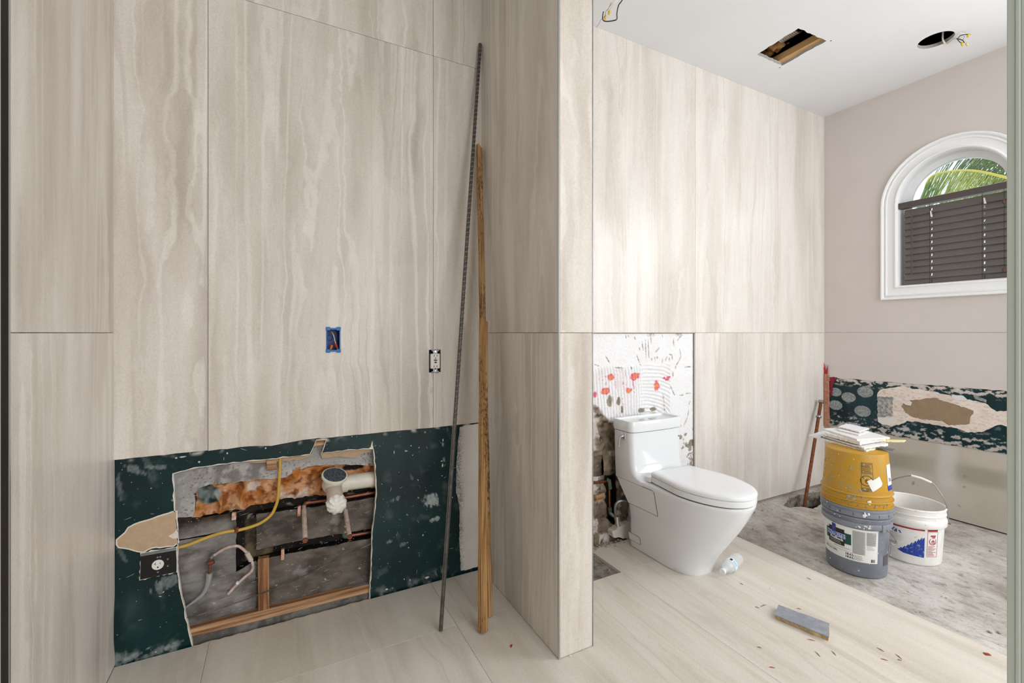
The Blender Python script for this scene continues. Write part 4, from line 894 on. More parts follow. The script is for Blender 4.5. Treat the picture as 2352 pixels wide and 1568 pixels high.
# water supply behind the toilet
sv = tag(empty('supply_valve', (1.69, 2.03, .16)), 'corroded chrome shut-off valve with bent supply tube beside the toilet foot', 'valve')
a0 = Vector((1.7311, 2.0600, 0.1636)); a1 = Vector((1.7426, 2.0200, 0.1454))
tube('valve_stem', [a0, a1], .009, M['steel'], sv, 10)
tube('valve_handle', [a1+Vector((0, 0, .012)), a1+Vector((.006, -.006, -.045))], [.016, .011], M['chrome'], sv, 12)
tube('supply_tube', smooth_path([a1, Vector((1.7243, 2.0100, 0.1977)), Vector((1.7221, 2.0000, 0.2365)), Vector((1.7424, 1.9900, 0.2563)), Vector((1.7855, 1.9800, 0.2521))]), .008, M['steel'], sv, 10)
child_space(sv)
cp = tag(empty('copper_pipe', (1.62, 2.07, .3)), 'copper water pipe with green corroded joints in the chipped wall behind the toilet', 'pipe')
tube('pipe_run', [(1.6014, 2.0850, 0.3524), (1.7357, 2.0850, 0.3444)], .009, M['copper'], cp, 10)
tube('pipe_drop', [(1.7423, 2.0850, 0.3434), (1.7456, 2.0850, 0.1572)], .008, M['copper'], cp, 10)
tube('elbow', [(1.7194, 2.0850, 0.3572), (1.7381, 2.0800, 0.3481), (1.7447, 2.0800, 0.2981)], .0125, M['verdigris'], cp, 10)
tube('elbow', [(1.7414, 2.0800, 0.188), (1.7405, 2.0750, 0.1591), (1.7507, 2.0600, 0.1446)], .0125, M['verdigris'], cp, 10)
child_space(cp)

# ---------------------------------------------------------------- pails
def cyl_text(txt, size, c, ang, z, rfun, mat, parent, align='LEFT', name='lettering', shear=0, bold=0):
    """lettering wrapped round a pail wall; ang = angle of the text origin, increasing to the right"""
    cu = bpy.data.curves.new(name, 'FONT'); cu.body = txt; cu.size = size; cu.align_x = align; cu.resolution_u = 2; cu.offset = bold; cu.shear = shear
    to = bpy.data.objects.new(name, cu); COL.objects.link(to)
    me = bpy.data.meshes.new_from_object(to.evaluated_get(bpy.context.evaluated_depsgraph_get()))
    bpy.data.objects.remove(to)
    for v in me.vertices:
        zz = z+v.co.y; r = rfun(zz); a = ang+v.co.x/r; v.co = (c[0]+r*math.cos(a), c[1]+r*math.sin(a), zz)
    me.materials.clear(); me.materials.append(mat)
    return link(bpy.data.objects.new(name, me), parent)
def cyl_patch(name, c, a0, a1, z0, z1, rfun, mat, parent, na=14, nz_=4, fn=None):
    """piece of printed film wrapped on a pail; fn(s, t) may shift (angle, z)"""
    bm = bmesh.new(); g = []
    for i in range(na+1):
        row = []
        for j in range(nz_+1):
            a = a0+(a1-a0)*i/na; z = z0+(z1-z0)*j/nz_
            if fn: a, z = fn(i/na, j/nz_, a, z)
            r = rfun(z); row.append(bm.verts.new((c[0]+r*math.cos(a), c[1]+r*math.sin(a), z)))
        g.append(row)
    for i in range(na):
        for j in range(nz_): bm.faces.new([g[i][j], g[i+1][j], g[i+1][j+1], g[i][j+1]])
    return finish(bm, name, mat, parent, True)
def cyl_poly(name, c, pts, rfun, mat, parent):
    """pts in (angle, z)"""
    tris = tessellate_polygon([[Vector((a, z, 0)) for a, z in pts]]); bm = bmesh.new()
    v = [bm.verts.new((a, z, 0)) for a, z in pts]
    for t in tris:
        try: bm.faces.new([v[i] for i in t])
        except ValueError: pass
    lo = min(a for a, z in pts); hi = max(a for a, z in pts)
    for i in range(1, int((hi-lo)/.06)+1): bmesh.ops.bisect_plane(bm, geom=bm.verts[:]+bm.edges[:]+bm.faces[:], plane_co=(lo+i*.06, 0, 0), plane_no=(1, 0, 0), dist=1e-7)
    for q in bm.verts: a, z = q.co.x, q.co.y; q.co = (c[0]+rfun(z)*math.cos(a), c[1]+rfun(z)*math.sin(a), z)
    return finish(bm, name, mat, parent)
def splats(name, c, n, arng, zrng, rfun, mat, parent, seed, s=(.002, .008)):
    rd = random.Random(seed); bm = bmesh.new()
    for i in range(n):
        a = rd.uniform(*arng); z = rd.uniform(*zrng); q = rd.uniform(*s)*rd.random()**.6; k = rd.randint(5, 9); el = rd.uniform(.5, 1.5)
        cen = bm.verts.new((c[0]+(rfun(z)+.002)*math.cos(a), c[1]+(rfun(z)+.002)*math.sin(a), z)); ring = []
        for j in range(k):
            t = 2*PI*j/k; rr_ = q*rd.uniform(.6, 1.2); z_ = z+rr_*el*math.sin(t); a_ = a+rr_*math.cos(t)/rfun(z)
            ring.append(bm.verts.new((c[0]+rfun(z_)*math.cos(a_), c[1]+rfun(z_)*math.sin(a_), z_)))
        for j in range(k): bm.faces.new([cen, ring[j], ring[(j+1) % k]])
    o = finish(bm, name, mat, parent); o['kind'] = 'stuff'; return o
R = math.radians
# grey pail
GC = (2.725, 1.262); GZ = -.02; F0 = R(204.8)
gpail = tag(empty('paint_pail', (GC[0], GC[1], GZ)), 'grey lidded paint pail with printed white label, under the ochre pail', 'pail')
bm = bmesh.new()
lathe(bm, [(0, .0), (.122, .0), (.128, .004), (.130, .01), (.1385, .252), (.149, .253), (.1510, .257), (.1505, .275), (.149, .279), (.1415, .281), (.142, .294), (.151, .296), (.1525, .301), (.1515, .306), (.142, .308), (.143, .322)], (*GC, GZ), 64)
finish(bm, 'pail_body', M['gray_pail'], gpail, True)
bm = bmesh.new()
lathe(bm, [(.1445, .312), (.1555, .3115), (.1575, .316), (.1570, .332), (.1535, .3345), (.1530, .339), (.1570, .342), (.1565, .352), (.151, .356), (.143, .356), (.139, .346), (0, .346)], (*GC, GZ), 64)
glid = finish(bm, 'pail_lid', M['gray_pail'], gpail, True)
bm = bmesh.new()
for k in range(9):
    a = F0+R(-84+k*20); obox(bm, (GC[0]+.1570*math.cos(a), GC[1]+.1570*math.sin(a), GZ+.325), (.001*math.cos(a), .001*math.sin(a), 0), (-.0008*math.sin(a), .0008*math.cos(a), 0), (0, 0, .0065))
finish(bm, 'lid_notches', M['slot'], glid)['kind'] = 'stuff'
grf = lambda z: .130+(.1385-.130)*(z-GZ-.01)/.242+.0006
lb = cyl_patch('printed_label', GC, F0+R(-86), F0+R(40), .060, .226, grf, M['label_white'], gpail, 40, 4)
g2 = lambda z: grf(z)+.0004; g3 = lambda z: grf(z)+.0008; g4 = lambda z: grf(z)+.0012
cyl_patch('green_panel', GC, F0+R(-64), F0+R(-8), .135, .190, g2, M['ink_green'], lb, 16, 2)
cyl_patch('black_panel', GC, F0+R(-56), F0+R(-20), .120, .205, g3, M['ink'], lb, 14, 2)
cyl_patch('blue_emblem', GC, F0+R(-46), F0+R(-37), .178, .222, g4, M['ink_blue'], lb, 4, 2)
cyl_patch('red_emblem_mark', GC, F0+R(-43.5), F0+R(-39.5), .193, .207, lambda z: g4(z)+.0003, M['ink_red'], lb, 3, 2)
cyl_patch('emblem_bar', GC, F0+R(-46), F0+R(-37), .172, .178, lambda z: g4(z)+.0003, M['ink_lilac'], lb, 4, 1)
cyl_text('PREPRITE', .0235, GC, F0+R(-59), .1615, g4, M['ink_lilac'], lb, bold=.0032)
cyl_text('PREPRITE', .0235, GC, F0+R(-59), .1615, lambda z: g4(z)+.0004, M['ink_blue'], lb, bold=.0006)
cyl_text('ProBlock', .0185, GC, F0+R(-51), .1435, g4, M['label_white'], lb, bold=.0006)
cyl_text('INTERIOR/EXTERIOR', .0062, GC, F0+R(-52), .1345, g4, M['label_white'], lb)
cyl_text('LATEX PRIMER/SEALER', .0062, GC, F0+R(-52), .1265, g4, M['label_white'], lb)
cyl_text('WHITE BLANC BLANCO', .0072, GC, F0+R(-42), .109, g2, M['ink'], lb)
cyl_text('4.92 U.S. GAL', .0135, GC, F0+R(-68), .083, g2, M['ink'], lb, bold=.0003)
cyl_text('18.6 L', .0150, GC, F0+R(-19), .083, g2, M['ink'], lb, bold=.0005)
cyl_text('18.6 L', .0150, GC, F0+R(-19), .0685, g2, M['ink'], lb, bold=.0005)
cyl_patch('fine_print_block', GC, F0+R(-6), F0+R(16), .098, .216, g2, M['label_gray'], lb, 8, 1)
cyl_patch('fine_print_block', GC, F0+R(18), F0+R(36), .150, .216, g2, M['label_gray'], lb, 8, 1)
bm = bmesh.new()
def cyl_bar(bm, c, a0, a1, z, h, rf, n=5):
    for i in range(n):
        aa, ab_ = a0+(a1-a0)*i/n, a0+(a1-a0)*(i+1)/n
        bm.faces.new([bm.verts.new((c[0]+rf(q)*math.cos(a), c[1]+rf(q)*math.sin(a), q)) for a, q in ((aa, z), (ab_, z), (ab_, z+h), (aa, z+h))])
rd = random.Random(3)
for k in range(22): cyl_bar(bm, GC, F0+R(-5.5), F0+R(rd.uniform(12, 15.5)), .100+k*.0053, .0008, g3)
for k in range(17): cyl_bar(bm, GC, F0+R(18.5), F0+R(rd.uniform(28, 35.5)), .128+k*.0053, .0009, g3)
for k in range(6): cyl_bar(bm, GC, F0+R(-3), F0+R(rd.uniform(8, 14)), .067+k*.0045, .0010, g3)
cyl_bar(bm, GC, F0+R(-84), F0+R(-6), .0985, .0008, g3, 20); cyl_bar(bm, GC, F0+R(-7.4), F0+R(-7), .062, .036, g3, 1)
for k in range(9): cyl_bar(bm, GC, F0+R(27+k*.85), F0+R(27+k*.85+rd.choice((.25, .5))), .0655, .016, g3, 1)
finish(bm, 'fine_print', M['ink'], lb)['kind'] = 'stuff'
splats('plaster_splashes', GC, 60, (F0-1.4, F0+1.45), (.0, .33), lambda z: (grf(z) if z < .23 else .1512 if z < .255 else .1435 if z < .275 else .1575)+.0006, M['splat'], gpail, 4, (.001, .0042))
splats('plaster_splashes', GC, 12, (F0+.0, F0+.38), (.236, .256), lambda z: .1515, M['splat'], gpail, 5, (.003, .007))
splats('plaster_splashes', GC, 7, (F0+.10, F0+.36), (.302, .322), lambda z: .1578, M['splat'], gpail, 6, (.005, .010))
ha = F0+R(50)
def gp(a, r, z): return Vector((GC[0]+r*math.cos(a), GC[1]+r*math.sin(a), z))
bm = bmesh.new(); obox(bm, gp(ha, .148, .242), (.006*math.cos(ha), .006*math.sin(ha), 0), (-.016*math.sin(ha), .016*math.cos(ha), 0), (0, 0, .018)); finish(bm, 'handle_lug', M['gray_pail'], gpail, bevel=.003)
tube('wire_handle', smooth_path([gp(ha, .152, .245), gp(ha+.10, .157, .232), gp(ha+.30, .162, .200), gp(ha+.42, .166, .176), gp(ha+.42, .164, .160), gp(ha+.34, .158, .158), gp(ha+.30, .150, .168)], 5), .0022, M['steel'], gpail, 8)
tube('wire_loop', smooth_path([gp(ha+.28, .152, .168), gp(ha+.22, .146, .14), gp(ha+.24, .147, .112), gp(ha+.32, .148, .100), gp(ha+.36, .148, .125), gp(ha+.32, .150, .160)], 5), .0016, M['steel'], gpail, 6)
cyl_patch('grey_sticker', GC, F0+R(55), F0+R(74), .046, .098, g2, plain('dark_grey_sticker', (86, 84, 88), .6), gpail, 6, 1)
child_space(gpail)
# ochre pail, upside down on the grey lid
YC = (2.7252, 1.262); YZ = .3305
ypail = tag(empty('plastic_pail', (YC[0], YC[1], YZ)), 'ochre yellow pail upside down on the grey lid, splashed with plaster', 'pail')
bm = bmesh.new()
lathe(bm, [(.140, .006), (.1545, .0050), (.1560, .008), (.1555, .011), (.1485, .013), (.1478, .034), (.1555, .0355), (.1570, .038), (.1560, .041), (.1490, .043), (.1478, .066), (.1545, .0675), (.1560, .070), (.1545, .0725), (.147, .076), (.1335, .268), (.131, .275), (.124, .278), (0, .278)], (*YC, YZ), 64)
finish(bm, 'pail_body', M['yellow_pail'], ypail, True)
yrf = lambda z: .147+(.1335-.147)*(z-YZ-.075)/.193+.0006; y2 = lambda z: yrf(z)+.0005; y3 = lambda z: yrf(z)+.001
bm = bmesh.new()
YA0, YA1 = F0+R(8.5), F0+R(29)
def frame(bm, c, a0, a1, z0, z1, t, rf):
    cyl_bar(bm, c, a0, a1, z0, t, rf); cyl_bar(bm, c, a0, a1, z1-t, t, rf); ta = t/.14
    cyl_bar(bm, c, a0, a0+ta, z0, z1-z0, rf, 1); cyl_bar(bm, c, a1-ta, a1, z0, z1-z0, rf, 1)
frame(bm, YC, YA0, YA1, .424, .566, .0014, yrf)
for zq in (.442, .510, .548): cyl_bar(bm, YC, YA0, YA1, zq, .0012, yrf)
for k in range(11): cyl_bar(bm, YC, YA0+R(1), YA0+R(rd.uniform(14, 19)), .5135+k*.0047, .0019, yrf)
for k in range(3): cyl_bar(bm, YC, YA0+R(1), YA0+R(rd.uniform(12, 19)), .4265+k*.005, .0027, yrf)
for k in range(40):
    t0, t1 = 2*PI*k/40, 2*PI*(k+1)/40; am, zm = YA0+R(9.2), .477
    bm.faces.new([bm.verts.new((YC[0]+yrf(zm+q*math.sin(t))*math.cos(am+q*math.cos(t)/.14), YC[1]+yrf(zm+q*math.sin(t))*math.sin(am+q*math.cos(t)/.14), zm+q*math.sin(t))) for t, q in ((t0, .0265), (t1, .0265), (t1, .0235), (t0, .0235))])
am, zm = YA0+R(9.2), .477
for (p, q_) in (((-.018, .018), (.018, -.018)),):
    dx_, dz_ = q_[0]-p[0], q_[1]-p[1]; n_ = Vector((-dz_, dx_)).normalized()*.0015
    bm.faces.new([bm.verts.new((YC[0]+yrf(zm+z_)*math.cos(am+x_/.14), YC[1]+yrf(zm+z_)*math.sin(am+x_/.14), zm+z_)) for x_, z_ in ((p[0]+n_.x, p[1]+n_.y), (q_[0]+n_.x, q_[1]+n_.y), (q_[0]-n_.x, q_[1]-n_.y), (p[0]-n_.x, p[1]-n_.y))])
# the little pail and child shape inside the warning ring
for (x_, z_, w_, h_) in ((-.004, -.012, .014, .003), (-.006, -.009, .003, .015), (.006, -.009, .003, .015), (-.001, .004, .005, .005), (-.002, -.003, .007, .006)):
    cyl_bar(bm, YC, am+x_/.14, am+(x_+w_)/.14, zm+z_, h_, yrf, 2)
finish(bm, 'printed_warning', M['ink'], ypail)
cyl_poly('torn_label', YC, [(F0+R(a), z) for a, z in ((18, .477), (26, .487), (28, .482), (41, .502), (47, .466), (45, .455), (27, .425), (24, .44))], y3, M['label_white'], ypail)
cyl_patch('side_label', YC, F0+R(62), F0+R(84), .445, .555, y2, M['label_white'], ypail, 8, 2)
cyl_patch('side_label_blue', YC, F0+R(62), F0+R(84), .427, .452, y3, M['ink_blue'], ypail, 8, 1)
cyl_text('lbs', .03, YC, F0+R(66), .47, y3, M['ink_blue'], ypail)
splats('plaster_splashes', YC, 55, (F0-1.45, F0+1.2), (.405, .60), yrf, M['splat'], ypail, 8, (.0008, .0028))
splats('grey_stains', YC, 45, (F0-1.45, F0+.3), (.405, .56), yrf, plain('grey_smear', (150, 142, 116), .7), ypail, 9, (.003, .011))
splats('grey_stains', YC, 22, (F0-1.2, F0+1.0), (.345, .36), lambda z: .1497, plain('grey_smear_2', (150, 138, 106), .7), ypail, 10, (.003, .010))
splats('grey_stains', YC, 8, (F0-.25, F0+.25), (.372, .40), lambda z: .150, M['splat_gray'], ypail, 14, (.006, .012))
splats('plaster_lumps', YC, 2, (F0+.36, F0+.42), (.366, .376), lambda z: .152, M['splat'], ypail, 12, (.012, .018))
child_space(ypail)
# white pail
BC = (3.13, 1.19); FB0 = math.atan2(-BC[1], -BC[0])
wpail = tag(empty('white_pail', (BC[0], BC[1], -.02)), 'open white plastic pail with blue and red print and a wire handle', 'pail')
bm = bmesh.new()
lathe(bm, [(0, .0), (.126, 0), (.132, .005), (.134, .012), (.1445, .205), (.1535, .206), (.1560, .211), (.1570, .236), (.1540, .243), (.1500, .245), (.1505, .262), (.1530, .264), (.1535, .268), (.1505, .271), (.1515, .292), (.1545, .294), (.1540, .300), (.1500, .3015), (.1465, .298), (.128, .012), (0, .010)], (*BC, -.02), 64)
finish(bm, 'pail_body', M['white_pail'], wpail, True)
wrf = lambda z: .134+.0105*(z+.008)/.193+.0006; w2 = lambda z: wrf(z)+.0005
cyl_patch('red_stripe', BC, FB0+R(-38), FB0+R(26), .171, .179, wrf, M['ink_red'], wpail, 20, 1)
cyl_patch('red_stripe', BC, FB0+R(31), FB0+R(52), .171, .181, wrf, M['ink_red'], wpail, 8, 1)
saw = [(FB0+R(26), .028)]; rd = random.Random(9)
st = [(26, .137), (22, .128), (21.6, .136), (17, .118), (16, .127), (12, .106), (11, .115), (6, .094), (5, .103), (0, .080), (-1, .087), (-6, .067), (-7, .074), (-12, .056), (-13, .062), (-18, .048), (-21, .047), (-16, .040), (-10, .034)]
cyl_poly('blue_print', BC, [(FB0+R(26), .028)]+[(FB0+R(a), z) for a, z in st], wrf, M['ink_blue'], wpail)
cyl_poly('blue_print', BC, [(FB0+R(a), z) for a, z in ((8, .125), (14, .140), (10, .132))], wrf, M['ink_blue'], wpail)
bm = bmesh.new(); frame(bm, BC, FB0+R(31), FB0+R(53), .034, .168, .0016, wrf)
for k in range(9): cyl_bar(bm, BC, FB0+R(33), FB0+R(rd.uniform(42, 51)), .040+k*.0062, .0022, wrf)
for k in range(24):
    t0, t1 = 2*PI*k/24, 2*PI*(k+1)/24; am, zm = FB0+R(42), .118
    bm.faces.new([bm.verts.new((BC[0]+wrf(zm)*math.cos(am+q*math.cos(t)/.14), BC[1]+wrf(zm)*math.sin(am+q*math.cos(t)/.14), zm+q*math.sin(t))) for t, q in ((t0, .0185), (t1, .0185), (t1, .0155), (t0, .0155))])
for (x_, z_, w_, h_) in ((-.004, -.012, .014, .003), (-.006, -.009, .003, .013), (.006, -.009, .003, .013), (-.001, .004, .005, .005), (-.002, -.003, .007, .006), (-.012, .026, .026, .007), (-.004, .018, .016, .006)): cyl_bar(bm, BC, am+x_/.14, am+(x_+w_)/.14, zm+z_, h_, wrf, 2)
finish(bm, 'printed_warning', M['ink_red'], wpail)
splats('blue_lettering_remains', BC, 16, (FB0+R(-44), FB0+R(-14)), (.140, .160), wrf, M['ink_blue'], wpail, 21, (.003, .009))
bm = bmesh.new()
for k in range(8): cyl_bar(bm, BC, FB0+R(-50), FB0+R(rd.uniform(-22, -8)), .098+k*.005, .0012, wrf)
frame(bm, BC, FB0+R(-50), FB0+R(-20), .068, .086, .0012, wrf); cyl_bar(bm, BC, FB0+R(-48), FB0+R(-22), .072, .009, wrf)
finish(bm, 'fine_print', M['label_gray'], wpail)['kind'] = 'stuff'
ba = FB0+R(86)
def bp(a, r, z): return Vector((BC[0]+r*math.cos(a), BC[1]+r*math.sin(a), z))
hp = [bp(ba, .156, .205), bp(ba, .158, .235), Vector((3.1700, 1.0516, 0.3194)), Vector((3.1600, 1.0840, 0.3858)), Vector((3.1500, 1.1006, 0.406)), Vector((3.1300, 1.1361, 0.4224)), Vector((3.1200, 1.1761, 0.427)), Vector((3.1000, 1.2333, 0.399)), Vector((3.1000, 1.2741, 0.3624)), bp(ba+PI, .158, .30), bp(ba+PI, .156, .23), bp(ba+PI, .154, .205)]
wh = tube('wire_handle', smooth_path(hp, 5), .0022, M['steel'], wpail, 8)
tube('handle_grip', [hp[4], hp[5], hp[6]], .0065, M['white_pail'], wh, 12)
bm = bmesh.new(); obox(bm, bp(ba, .156, .203), (.003, 0, 0), (0, .012, 0), (0, 0, .001)); finish(bm, 'handle_lug', M['slot'], wpail)
splats('plaster_splashes', BC, 40, (FB0-1.2, FB0+1.4), (.19, .28), lambda z: .1575 if z < .225 else .1545, M['splat_gray'], wpail, 22, (.001, .003))
child_space(wpail)

# ---------------------------------------------------------------- board scraps stacked on the ochre pail
def scrap(name, quad, z, t, lab, mat=None, tilt=0.0, seed=0):
    """quad: four ground-plan corners; thin board with a broken edge"""
    rd = random.Random(seed); pts = jag(quad, .009, .0034, seed)
    cx = sum(p[0] for p in quad)/4; cy = sum(p[1] for p in quad)/4
    fr = lambda a, b, d=0: Vector((a, b, z+d+tilt*((a-cx)*.6-(b-cy)*.8)))
    o = plate(name, pts, fr, 0, t, None, None, mats=[mat or M['scrap_face'], M['scrap_core'] if mat is None else mat])
    return tag(o, lab, 'scrap', 'board scraps stacked on the ochre pail')
zt_ = YZ+.278
def Q(*uv): return list(uv)
def zq(uv, z):
    out = []
    for u, v in uv:
        a = (u-1176)/1030.; b = (764-v)/1030.; c_, s_ = .8857, .4643
        d = Vector((c_*a+s_, -s_*a+c_, b)); t = (z-1.22)/d.z; out.append((d.x*t, d.y*t))
    return out
scrap('wallboard_scrap', zq([(1858, 999), (1990, 1034), (2040, 1020), (1905, 985)], zt_+0.0080), zt_+0.0002, 0.0080, 'large pale board scrap, lowest of the stack, corner jutting out left', None, 0, 70)
scrap('dark_strip', zq([(1885, 1003), (2050, 1034), (2056, 1031), (1900, 998)], zt_+0.0115), zt_+0.0087, 0.0030, 'thin dark grey strip sticking out right near the stack bottom', M['scrap_dark'], 0, 71)
scrap('wallboard_scrap', zq([(1890, 1000), (1985, 1028), (2040, 1018), (1935, 992)], zt_+0.0210), zt_+0.0122, 0.0090, 'second board scrap up, crumbly white front edge over the dark strip', None, 0, 72)
scrap('cream_strip', zq([(1975, 1012), (2076, 1013), (2080, 1010), (1985, 1008)], zt_+0.0265), zt_+0.0217, 0.0050, 'narrow cream yellow strip sticking out far to the right of the stack', M['scrap_cream'], 0, 73)
scrap('wallboard_scrap', zq([(1888, 995), (1975, 1018), (2034, 1008), (1940, 985)], zt_+0.0360), zt_+0.0272, 0.0090, 'middle board scrap just above the cream yellow strip', None, 0, 74)
scrap('wallboard_scrap', zq([(1895, 993), (1975, 1014), (2030, 1006), (1945, 984)], zt_+0.0435), zt_+0.0367, 0.0070, 'grey-faced board scrap, fourth from the bottom, recessed under the wide one', None, 0, 75)
scrap('wallboard_scrap', zq([(1891, 984), (1968, 1008), (2044, 1004), (1955, 979)], zt_+0.0530), zt_+0.0442, 0.0090, 'wide grey-topped board scrap carrying the small scraps on top', None, 0, 76)
scrap('tile_chip', zq([(1922, 986), (1972, 998), (1996, 990), (1945, 979)], zt_+0.0595), zt_+0.0537, 0.0060, 'small pale board piece just under the dark-edged sheet', None, 0, 77)
scrap('dark_sheet', zq([(1926, 981), (1972, 992), (1990, 986), (1945, 976)], zt_+0.0620), zt_+0.0602, 0.0020, 'small sheet with black edge, second from the top of the stack', M['scrap_dark'], 0, 78)
scrap('wallboard_scrap', zq([(1926, 979), (1974, 991), (1996, 983), (1945, 972)], zt_+0.0685), zt_+0.0627, 0.0060, 'topmost small white board scrap with slightly curled corner', None, 0, 79)


# ---------------------------------------------------------------- leaning bars and sticks
def bar_dirs(a, b):
    t = (Vector(b)-Vector(a)).normalized(); s_ = t.cross(Vector((0, 1, 0))).normalized(); return t, s_, t.cross(s_)
ra, rb_ = Vector((.592, 1.756, .006)), Vector((.920, 2.105, 2.695))
rebar = tag(tube('rebar', [ra, rb_], .0078, M['rebar'], None, 10), 'long thin ribbed steel bar leaning across the alcove corner', 'rebar')
t_, s_, n_ = bar_dirs(ra, rb_)
bm = bmesh.new(); L = (rb_-ra).length
for k in range(int(L*.695/.024)):
    c_ = ra+t_*(L*.30+k*.024)
    for sg in (-1, 1): tb(bm, [c_+sg*s_*.0080, c_+sg*s_*.0060+n_*.0062+t_*.004, c_+n_*.0084+t_*.008], .0021, 5)
tb(bm, [ra+s_*.0078, rb_+s_*.0078], .0013, 5); tb(bm, [ra-s_*.0078, rb_-s_*.0078], .0013, 5)
ribs = finish(bm, 'ribs', plain('worn_rib_steel', (120, 114, 108), .5, metal=.4), rebar); ribs['kind'] = 'stuff'
def axis_wood(name, c, c2, dirt, a, x, y, t):
    m, nt, b = new_mat(name); g = N(nt, 'ShaderNodeNewGeometry'); cb = N(nt, 'ShaderNodeCombineXYZ')
    for i, (d, k) in enumerate(((x, 1), (y, 1), (t, .035))):
        dp = N(nt, 'ShaderNodeVectorMath', operation='DOT_PRODUCT'); nt.links.new(g.outputs['Position'], dp.inputs[0]); dp.inputs[1].default_value = d*k
        nt.links.new(dp.outputs['Value'], cb.inputs[i])
    n = noise_n(nt, cb.outputs[0], 130, 4, .6); r = ramp(nt, [(.36, s2l(c)), (.60, s2l(c2))]); nt.links.new(n, r.inputs[0])
    n2 = noise_n(nt, pos(nt, (1, 1, .35)), 120, 4, .7); n3 = noise_n(nt, pos(nt, (1, 1, .5)), 5, 3, .5)
    mu = N(nt, 'ShaderNodeMath', operation='MULTIPLY'); nt.links.new(n2, mu.inputs[0]); nt.links.new(n3, mu.inputs[1])
    r2 = ramp(nt, [(.25, (0, 0, 0)), (.36, (1, 1, 1))]); nt.links.new(mu.outputs[0], r2.inputs[0])
    nt.links.new(mix(nt, r2.outputs[0], r.outputs[0], s2l(dirt)), b.inputs['Base Color']); b.inputs['Roughness'].default_value = .75; bump(nt, b, n, .3, .002); return m
def stick(name, a, b, w, d, mat, lab, top=0):
    a, b = Vector(a), Vector(b); bm = bmesh.new(); t = (b-a).normalized(); x = Vector((1, 0, 0)); x = (x-t*x.dot(t)).normalized(); y = t.cross(x)
    mat = axis_wood(name+'_wood', *mat, a, x, y, t)
    x, y = (x*.93+y*.36).normalized(), (y*.93-x*.36).normalized()
    n = 16; rings = []
    for i in range(n+1):
        p = a+(b-a)*i/n+x*.0012*math.sin(i*1.7); rings.append([bm.verts.new(p+sx*x*w/2+sy*y*d/2+(t*(-.02*sx*.5 if i == n else 0))) for sx, sy in ((-1, -1), (1, -1), (1, 1), (-1, 1))])
    for r0, r1 in zip(rings, rings[1:]):
        for k in range(4): bm.faces.new([r0[k], r0[(k+1) % 4], r1[(k+1) % 4], r1[k]])
    bm.faces.new(rings[0]); bm.faces.new(rings[-1])
    return tag(finish(bm, name, mat, None, bevel=.0015), lab, 'stick', None)
st1 = stick('wooden_stick', (.808, 1.752, .004), (.905, 2.085, 2.16), .026, .020, ((126, 92, 54), (184, 146, 98), (74, 50, 30)), 'taller wooden furring stick, standing behind the shorter stained one')
st2 = stick('wooden_stick', (.742, 1.672, .004), (.8527, 1.915, 1.280), .036, .022, ((122, 84, 44), (180, 138, 86), (52, 34, 20)), 'shorter darkly stained furring stick leaning in front of the taller one')
pa, pb = Vector((3.47, 1.946, -.10)), Vector((3.8387, 2.0200, 0.6791))
pipe = tag(tube('rusty_pipe', [pa, pb], .0115, M['rust'], None, 12), 'rusty steel pipe leaning in the floor pit by the far corner', 'pipe')
tt = (pb-pa).normalized()
def at_v(k): return pa+(pb-pa)*k
tube('coupling', [at_v(.845)-tt*.010, at_v(.845)-tt*.006, at_v(.845)+tt*.006, at_v(.845)+tt*.010], [.013, .019, .019, .013], M['steel'], pipe, 12)
tube('coupling', [pb-tt*.020, pb-tt*.016, pb-tt*.002, pb+tt*.004], [.013, .0185, .0185, .015], M['steel'], pipe, 8)

# ---------------------------------------------------------------- electrical boxes and outlets
eb = tag(empty('electrical_box', (.22, 2.12, 1.19)), 'empty blue electrical box with loose wires, set in the large tile', 'electrical box')
bm = bmesh.new(); x0, x1, z0, z1 = .192, .249, 1.1405, 1.2375
for (a, b, c_, d) in ((x0, x0+.003, z0, z1), (x1-.003, x1, z0, z1), (x0, x1, z0, z0+.003), (x0, x1, z1-.003, z1)): bx(bm, a, b, 2.1185, 2.18, c_, d)
finish(bm, 'box_shell', M['blue_plastic'], eb)
box('box_back', x0, x1, 2.178, 2.182, z0, z1, M['blue_inner'], eb)
bm = bmesh.new()
for (a, b, c_, d) in ((x0+.003, x0+.0035, z0, z1), (x1-.0035, x1-.003, z0, z1), (x0, x1, z0+.003, z0+.0035), (x0, x1, z1-.0035, z1-.003)): bx(bm, a, b, 2.124, 2.179, c_, d)
finish(bm, 'box_inner_shade', M['blue_inner'], eb)  # thin darker skin painting the shade inside the box
for xa in (x0-.002, x1-.016):
    for za in (z0-.008, z1-.008): box('mounting_ear', xa, xa+.018, 2.1145, 2.1195, za, za+.016, M['blue_plastic'], eb, bevel=.004)
for za in (z0-.004, z1-.004): box('screw_bridge', x0+.012, x1-.012, 2.115, 2.119, za, za+.008, M['blue_plastic'], eb, bevel=.001)
bm = bmesh.new(); tb(bm, [(.212+.011*math.cos(2*PI*k/16), 2.176, 1.198+.013*math.sin(2*PI*k/16)) for k in range(17)], .002, 6, False); finish(bm, 'knockout_ring', M['blue_plastic'], eb, True)
tube('white_wire', smooth_path([(.207, 2.165, 1.228), (.217, 2.14, 1.222), (.224, 2.128, 1.205), (.228, 2.128, 1.185), (.234, 2.128, 1.168)]), .0017, M['cable_white'], eb, 6)
tube('wire_nut', [(.230, 2.130, 1.172), (.241, 2.130, 1.146)], [.0055, .003], M['red_nut'], eb, 8)
tube('wire_nut', [(.216, 2.128, 1.166), (.210, 2.128, 1.146)], [.0055, .0048], M['orange_nut'], eb, 8)
child_space(eb)
